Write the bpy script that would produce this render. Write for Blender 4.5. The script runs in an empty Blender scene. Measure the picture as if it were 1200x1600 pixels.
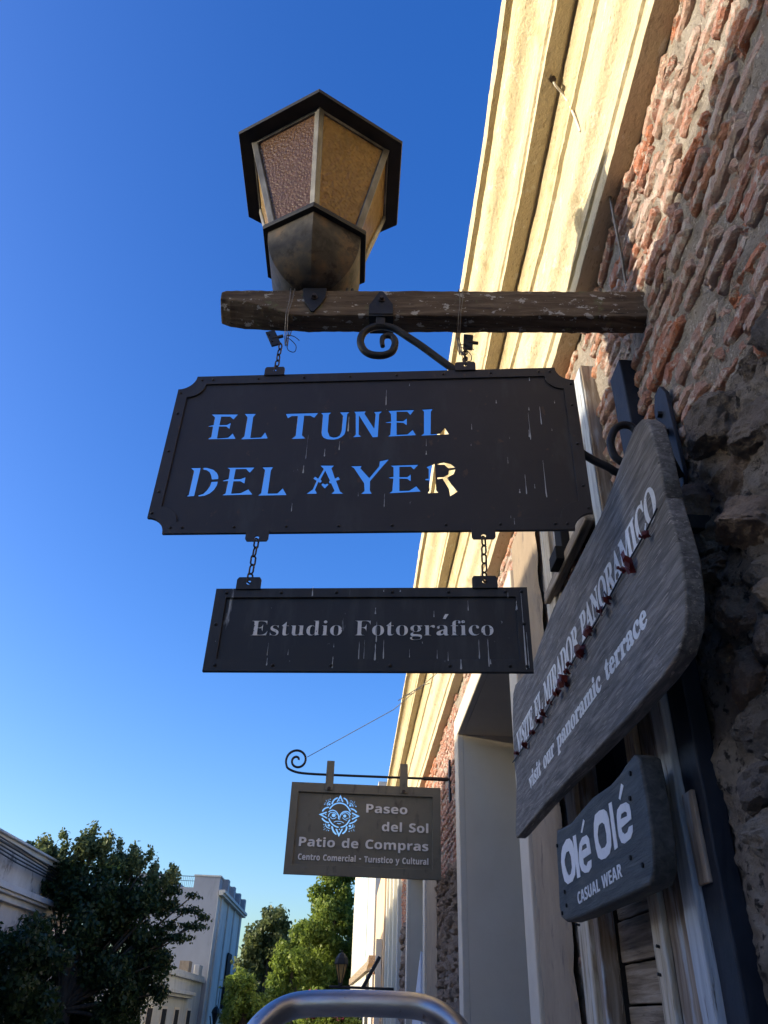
import bpy, bmesh, math, random, json
import numpy as np
from mathutils import Vector, Matrix, noise
S = bpy.context.scene
COL = S.collection
PI = math.pi
# ------------------------------------------------------------------ camera
cam = bpy.data.cameras.new('camera'); co = bpy.data.objects.new('camera', cam); COL.objects.link(co)
Rt = Vector((0.998635, -0.041947, 0.031115)); Dn = Vector((0.049158, 0.553661, -0.83129)); Fw = Vector((0.017643, 0.831685, 0.554967))
m3 = Matrix((Rt, -Dn, -Fw)).transposed()
co.matrix_world = Matrix.Translation((0, 0, 1.6)) @ m3.to_4x4()
cam.sensor_fit = 'VERTICAL'; cam.sensor_height = 36; cam.lens = 26.89; cam.clip_start = .02; cam.clip_end = 3000
S.camera = co
# ------------------------------------------------------------------ sky and sun
SUN_EL = 7.6; SUN_DIR = Vector((1, .07, -math.tan(math.radians(SUN_EL))*math.hypot(1, .07))).normalized()
w = bpy.data.worlds.new('World'); S.world = w; w.use_nodes = True
nt = w.node_tree; bg = nt.nodes['Background']
sky = nt.nodes.new('ShaderNodeTexSky'); sky.sky_type = 'NISHITA'; sky.sun_disc = False
sky.sun_elevation = math.radians(SUN_EL); sky.sun_rotation = math.radians(266)
sky.air_density = 1.0; sky.dust_density = 2.2; sky.ozone_density = 3.1; sky.altitude = 0
hs = nt.nodes.new('ShaderNodeHueSaturation'); hs.inputs['Saturation'].default_value = 1.24; hs.inputs['Hue'].default_value = .521; hs.inputs['Value'].default_value = 1.0
nt.links.new(sky.outputs[0], hs.inputs['Color']); nt.links.new(hs.outputs[0], bg.inputs[0]); bg.inputs[1].default_value = .15
sd = bpy.data.lights.new('sun', 'SUN'); sd.energy = 2.0; sd.angle = math.radians(.53); sd.color = (1, .90, .72)
so = bpy.data.objects.new('sun', sd); COL.objects.link(so); so.location = (-20, -8, 30)
so.rotation_euler = SUN_DIR.to_track_quat('-Z', 'Y').to_euler()
S.view_settings.view_transform = 'Standard'; S.view_settings.look = 'None'; S.view_settings.gamma = 1
S.view_settings.exposure = 1.84
# ------------------------------------------------------------------ materials
MATS = {}
def pmat(name, stops, scale=4, stretch=(1, 1, 1), detail=6, rough=.85, bump=.4, bscale=60, bstretch=None, bdist=.004,
         metal=0, spec=.3, layers=(), rand=None, randw=.5, coat=0, trans=0, transl=None, distort=0, bump2=None):
    """stops: colour ramp over fractal noise; layers: (colour, scale, stretch, lo, hi) masks of noise laid over it."""
    m = bpy.data.materials.new(name); m.use_nodes = True; n = m.node_tree; N = n.nodes; L = n.links
    P = N['Principled BSDF']; geo = N.new('ShaderNodeNewGeometry')
    def noi(sc, st, det=detail, ds=0):
        mp = N.new('ShaderNodeMapping'); mp.inputs['Scale'].default_value = st; L.new(geo.outputs['Position'], mp.inputs[0])
        t = N.new('ShaderNodeTexNoise'); t.inputs['Scale'].default_value = sc; t.inputs['Detail'].default_value = det
        t.inputs['Roughness'].default_value = .62; t.inputs['Distortion'].default_value = ds
        L.new(mp.outputs[0], t.inputs['Vector']); return t
    def ramp(src, st):
        r = N.new('ShaderNodeValToRGB'); L.new(src, r.inputs[0]); e = r.color_ramp.elements
        while len(e) < len(st): e.new(.5)
        for i, (p, c) in enumerate(st): e[i].position = p; e[i].color = (*c, 1)
        return r
    def mix(f, a, b):
        x = N.new('ShaderNodeMix'); x.data_type = 'RGBA'
        if isinstance(f, float): x.inputs[0].default_value = f
        else: L.new(f, x.inputs[0])
        L.new(a, x.inputs[6]); 
        if isinstance(b, tuple): x.inputs[7].default_value = (*b, 1)
        else: L.new(b, x.inputs[7])
        return x.outputs[2]
    k = len(stops)
    st = [(.3+.4*i/max(k-1, 1), c) if not isinstance(c[0], (tuple, list)) else c for i, c in enumerate(stops)]
    cur = ramp(noi(scale, stretch, ds=distort).outputs[0], st).outputs[0]
    if rand:
        oi = N.new('ShaderNodeObjectInfo')
        rr = ramp(oi.outputs['Random'], [(i/(len(rand)), c) for i, c in enumerate(rand)]); rr.color_ramp.interpolation = 'CONSTANT'
        cur = mix(randw, cur, rr.outputs[0])
    for (c, sc, stt, lo, hi) in layers:
        r = ramp(noi(sc, stt).outputs[0], [(lo, (0, 0, 0)), (hi, (1, 1, 1))])
        cur = mix(r.outputs[0], cur, c)
    L.new(cur, P.inputs['Base Color'])
    P.inputs['Roughness'].default_value = rough; P.inputs['Metallic'].default_value = metal
    P.inputs['Specular IOR Level'].default_value = spec; P.inputs['Coat Weight'].default_value = coat
    P.inputs['Transmission Weight'].default_value = trans
    if bump:
        b = N.new('ShaderNodeBump'); b.inputs['Strength'].default_value = bump; b.inputs['Distance'].default_value = bdist
        L.new(noi(bscale, bstretch or stretch).outputs[0], b.inputs['Height']); L.new(b.outputs[0], P.inputs['Normal'])
        if bump2:
            b2 = N.new('ShaderNodeBump'); b2.inputs['Strength'].default_value = bump2[0]; b2.inputs['Distance'].default_value = bump2[2]
            L.new(noi(bump2[1], bstretch or stretch).outputs[0], b2.inputs['Height']); L.new(b.outputs[0], b2.inputs['Normal']); L.new(b2.outputs[0], P.inputs['Normal'])
    if transl:
        t = N.new('ShaderNodeBsdfTranslucent'); ms = N.new('ShaderNodeMixShader'); ms.inputs[0].default_value = transl
        L.new(cur, t.inputs[0]); L.new(P.outputs[0], ms.inputs[1]); L.new(t.outputs[0], ms.inputs[2])
        L.new(ms.outputs[0], N['Material Output'].inputs[0])
    MATS[name] = m; return m
one = (1, 1, 1)
mCream = pmat('cream_paint', [(.50, .41, .255), (.56, .465, .30), (.61, .515, .35)], 5, (1, .3, 1), rough=.85, bump=.8, bscale=70, bstretch=(1, .8, 1), bdist=.009, bump2=(.35, 18, .015),
              layers=[((.43, .33, .19), 9, (1, .6, 1), .56, .70), ((.62, .56, .43), 16, (1, .7, 1), .60, .66), ((.28, .20, .11), 60, (1, .2, 1), .66, .69), ((.40, .32, .2), 90, (1, .3, 1), .60, .66)])
mMortar = pmat('lime_mortar', [(.27, .225, .18), (.41, .345, .28), (.50, .43, .355)], 9, rough=.97, bump=1, bscale=85, bdist=.022, bump2=(1, 240, .006),
               layers=[((.24, .20, .16), 55, one, .58, .66), ((.64, .57, .48), 70, one, .58, .66), ((.50, .30, .20), 6, one, .58, .66), ((.18, .15, .12), 14, one, .64, .70)])
mBrick = pmat('old_brick', [(.66, .21, .08), (.54, .30, .22), (.66, .52, .43)], 20, rough=.97, bump=1, bscale=75, bdist=.018, bump2=(1, 220, .005), distort=.8,
              rand=[(.58, .42, .34), (.60, .18, .07), (.44, .23, .17), (.58, .47, .40), (.50, .34, .27), (.52, .22, .11), (.36, .15, .11), (.52, .17, .08), (.42, .32, .27)], randw=.55,
              layers=[((.66, .56, .47), 24, one, .52, .62), ((.55, .45, .37), 60, one, .58, .66), ((.10, .065, .05), 80, one, .67, .71)])
mShadeMortar = pmat('shade_darkened_mortar', [(.16, .135, .11), (.29, .24, .195), (.38, .32, .26)], 9, rough=.97, bump=1, bscale=70, bdist=.03, bump2=(1, 220, .006), layers=[((.05, .042, .036), 30, one, .54, .62), ((.27, .22, .17), 14, one, .62, .72)])  # lower mortar coloured darker to stand in for shade, with some dirt
mStone = pmat('rubble_stone', [(.09, .072, .06), (.20, .16, .13), (.34, .27, .21)], 14, rough=.97, bump=1, bscale=60, bdist=.03, bump2=(1, 200, .006),
              rand=[(.26, .21, .17), (.40, .28, .20), (.14, .125, .115), (.32, .28, .23), (.56, .41, .27)], randw=.5,
              layers=[((.3, .25, .19), 9, one, .62, .72)])
def wood(name, stops, stretch, layers=(), rough=.8, bump=.7):
    return pmat(name, stops, 9, stretch, 9, rough, bump, 38, tuple(s*1.0 for s in stretch), .004, layers=layers, distort=.5, bump2=(.5, 120, .002))
mBeam = wood('beam_wood', [(.05, .032, .02), (.11, .074, .045), (.19, .14, .09)], (.5, 5, 5),
             layers=[((.40, .37, .32), 26, (.8, 1, 1.4), .60, .62), ((.36, .34, .29), 80, one, .66, .68), ((.13, .14, .06), 12, one, .60, .70), ((.012, .009, .007), 40, (.12, 3, 3), .64, .68)])
mPostW = wood('weathered_post_wood', [(.14, .10, .07), (.26, .20, .15), (.40, .34, .28)], (5, 5, .4),
              layers=[((.42, .45, .48), 7, (3, 3, .5), .52, .66), ((.02, .015, .012), 50, (3, 3, .1), .66, .70)])
mPostC = wood('peeling_cream_wood', [(.24, .17, .11), (.50, .42, .31), (.66, .57, .44)], (5, 5, .4),
              layers=[((.55, .52, .46), 10, (3, 3, .4), .52, .6), ((.03, .02, .015), 50, (3, 3, .1), .65, .69)])
mPostB = wood('blue_grey_wood', [(.28, .30, .33), (.42, .45, .48), (.54, .57, .60)], (5, 5, .3),
              layers=[((.12, .09, .07), 14, (3, 3, .4), .60, .68), ((.03, .02, .015), 50, (3, 3, .1), .66, .70)])
mPlank = wood('grey_plank_wood', [(.12, .085, .055), (.26, .20, .14), (.44, .36, .28)], (5, .35, 6),
              layers=[((.02, .014, .01), 45, (3, .1, 4), .63, .67)])
mBoard = wood('slate_grey_board', [(.085, .075, .066), (.165, .148, .13), (.30, .27, .24)], (5, .6, 8),
              layers=[((.36, .31, .26), 40, (3, .25, 6), .58, .64), ((.30, .28, .26), 14, (3, .8, 2), .62, .74), ((.02, .018, .016), 40, (3, .1, 5), .66, .69)])
mBlue = wood('blue_grey_board', [(.036, .036, .034), (.068, .067, .062), (.11, .107, .098)], (5, .6, 6), rough=.6,
             layers=[((.02, .02, .025), 40, (3, .1, 5), .66, .69)])
mIron = pmat('black_iron', [(.012, .012, .014), (.028, .027, .028)], 20, rough=.55, bump=.5, bscale=120, bdist=.002, metal=.3, spec=.4,
             layers=[((.08, .045, .025), 25, one, .62, .74)])
mPlate = pmat('dark_brown_painted_metal', [(.026, .019, .015), (.036, .027, .022)], 6, rough=.5, bump=.2, bscale=60, bdist=.002, spec=.35,
              layers=[((.42, .40, .36), 34, (1, 1, .12), .725, .75), ((.34, .32, .29), 60, (1, 1, .5), .735, .75), ((.05, .045, .04), 14, (1, 1, .3), .56, .8), ((.075, .04, .022), 30, (1, 1, .8), .64, .70)])
mPlateD = pmat('stained_black_metal', [(.017, .014, .012), (.025, .021, .019)], 6, rough=.5, bump=.25, bscale=60, bdist=.002, spec=.35,
              layers=[((.42, .41, .38), 26, (1, 1, .14), .66, .72), ((.38, .37, .34), 70, (1, 1, .6), .70, .73), ((.06, .055, .05), 14, (1, 1, .2), .5, .75)])
mChain = pmat('rusty_chain', [(.03, .022, .018), (.08, .06, .05)], 60, rough=.5, bump=.3, bscale=200, metal=.6)
mWire = pmat('galvanised_wire', [(.12, .10, .08), (.26, .24, .21)], 60, rough=.45, bump=0, metal=.6)
mLetterG = pmat('faded_grey_letter_paint', [(.72, .68, .62), (.84, .80, .74)], 50, rough=.7, bump=.2,
                layers=[((.03, .03, .03), 160, one, .62, .66)])
mLetterW = pmat('pale_letter_paint', [(.66, .65, .63), (.82, .81, .79)], 60, rough=.7, bump=.2, layers=[((.16, .17, .18), 120, (1, 1, 1), .62, .68)])
mLetterO = pmat('off_white_letter_paint', [(.74, .73, .74), (.82, .81, .82)], 60, rough=.6, bump=.1)
mOlive = pmat('olive_brown_painted_metal', [(.125, .108, .075), (.16, .14, .10)], 5, rough=.5, bump=.2, bscale=50, bdist=.003, spec=.4,
              layers=[((.05, .04, .03), 12, (1, 1, .4), .58, .75)])
mAlu = pmat('brushed_metal_letters', [(.66, .61, .56), (.76, .71, .66)], 40, rough=.5, bump=.1, metal=.2)
mTube = pmat('worn_steel_tube', [(.36, .35, .35), (.48, .47, .47)], 14, (1, 4, 4), rough=.36, bump=.2, bscale=40, bdist=.002, metal=1,
             layers=[((.20, .13, .10), 40, one, .64, .72)])
mLampMetal = pmat('blackened_copper', [(.030, .028, .027), (.062, .054, .046), (.13, .085, .05)], 13, rough=.66, bump=.4, bscale=60, bdist=.003, metal=.5,
                  layers=[((.10, .095, .09), 8, (1, 1, .5), .56, .72), ((.03, .026, .022), 20, one, .54, .66)])
mLampRoof = pmat('black_lamp_roof', [(.010, .010, .011), (.020, .019, .019)], 10, rough=.6, bump=.2)
mBronze = pmat('weathered_rib_metal', [(.07, .065, .06), (.14, .13, .115), (.26, .245, .22)], 12, (1, 1, .5), rough=.5, bump=.2, metal=.5)
def glassmat(name, col, tr, tl, rough, bd=.014, bs=85):
    m = pmat(name, [tuple(c*.75 for c in col), col], 30, rough=rough, bump=0, spec=.5, trans=tr, transl=tl)
    n = m.node_tree; N = n.nodes; L = n.links; g = N.new('ShaderNodeNewGeometry')
    v = N.new('ShaderNodeTexVoronoi'); v.inputs['Scale'].default_value = bs; v.feature = 'SMOOTH_F1'
    L.new(g.outputs['Position'], v.inputs['Vector']); b = N.new('ShaderNodeBump'); b.inputs['Strength'].default_value = .9; b.inputs['Distance'].default_value = bd
    L.new(v.outputs['Distance'], b.inputs['Height']); L.new(b.outputs[0], N['Principled BSDF'].inputs['Normal'])
    return m
mAmber = glassmat('amber_hammered_glass', (.66, .46, .19), .35, .55, .22)
mMauve = glassmat('amber_glass_dark_reflection', (.15, .085, .055), .2, .25, .24, .004, 120); mMauve.node_tree.nodes['Principled BSDF'].inputs['Specular IOR Level'].default_value = .28  # same amber glass, darkened to mimic one pane's darker sky reflection
mPlaster = pmat('grey_plaster', [(.62, .52, .40), (.68, .58, .455)], 3, rough=.9, bump=.4, bscale=60, bdist=.003)
mPlasterB = pmat('brown_plaster', [(.25, .185, .125), (.33, .25, .17)], 8, (1, 1, .5), rough=.92, bump=.7, bscale=80, bdist=.004,
                 layers=[((.17, .13, .10), 14, (1, 1, .4), .56, .68)])
mTrim = pmat('pale_plaster_trim', [(.58, .50, .40), (.65, .57, .46)], 6, rough=.88, bump=.3, bscale=80, bdist=.002)
mDark = pmat('dark_interior', [(.010, .009, .009), (.02, .018, .016)], 6, rough=.9, bump=.2)
mNavy = pmat('navy_black_painted_steel', [(.008, .011, .018), (.018, .022, .034)], 9, rough=.6, bump=.35, bscale=50, bdist=.003, spec=.35,
             layers=[((.2, .2, .2), 60, (1, 1, .1), .70, .73)])
mWhite = pmat('white_limewash', [(.42, .40, .37), (.54, .52, .48)], 1.2, (1, 1, .5), rough=.9, bump=.3, bscale=10, bdist=.01,
              layers=[((.34, .33, .31), 1.6, (1, 1, .3), .55, .7)])
mGreyW = pmat('grey_tower_wall', [(.27, .27, .29), (.33, .33, .35)], .8, (1, 1, .5), rough=.9, bump=.2, bscale=8, layers=[((.23, .23, .24), 1.2, (1, 1, .4), .56, .7)])  # even grey for the tower walls; the street front is white
mOld = pmat('stained_white_wall', [(.42, .37, .32), (.62, .57, .51)], 1.5, (1, 1, .5), rough=.9, bump=.4, bscale=12, bdist=.01,
            layers=[((.16, .14, .13), 2.4, (1, .6, .5), .56, .66)])
mFence = pmat('ribbed_cream_shutter', [(.60, .55, .44), (.70, .65, .54)], 2, rough=.7, bump=.2)
mOrangeP = pmat('apricot_plaster', [(.62, .42, .26), (.72, .52, .34)], 2, rough=.9, bump=.3)
mMural = pmat('pale_blue_mural', [(.18, .30, .44), (.45, .55, .62), (.25, .38, .5)], 1.5, (1, 1, .6), rough=.8, bump=0, distort=2)
mCanvas = pmat('white_canvas', [(.72, .75, .82), (.80, .82, .88)], 4, rough=.8, bump=.2, bscale=30, transl=.3)
mAsph = pmat('cobbled_road', [(.12, .11, .095), (.19, .17, .145)], 3, rough=.95, bump=.6, bscale=20, bdist=.02)
mPave = pmat('stone_pavement', [(.34, .29, .23), (.44, .38, .31)], 4, rough=.9, bump=.5, bscale=30)
mGrass = pmat('dry_ground', [(.05, .06, .03), (.09, .09, .05)], .6, rough=.95, bump=.5, bscale=10)
def leafmat(name, a, b, tl, rough=.5):
    return pmat(name, [a, b], 1.6, rough=rough, bump=0, spec=.35, transl=tl, rand=None, layers=[(tuple(c*.6 for c in a), 7, one, .55, .62)])
mLeafD = leafmat('dark_climber_leaf', (.022, .046, .016), (.05, .078, .022), .35)
mLeafG = leafmat('fresh_green_leaf', (.13, .20, .035), (.26, .32, .06), .5)
mLeafM = leafmat('grey_green_leaf', (.10, .14, .05), (.20, .22, .09), .45)
mLeafP = leafmat('pink_blossom', (.45, .07, .16), (.6, .14, .25), .4)
mStain = pmat('chalky_droppings', [(.42, .40, .37), (.62, .60, .56)], 90, rough=.95, bump=0)
mRed = leafmat('dark_red_creeper_leaf', (.07, .006, .005), (.12, .012, .008), .2)
mBark = pmat('tree_bark', [(.05, .04, .03), (.11, .09, .07)], 8, (3, 3, .5), rough=.95, bump=.8, bscale=30, bdist=.01)
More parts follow.
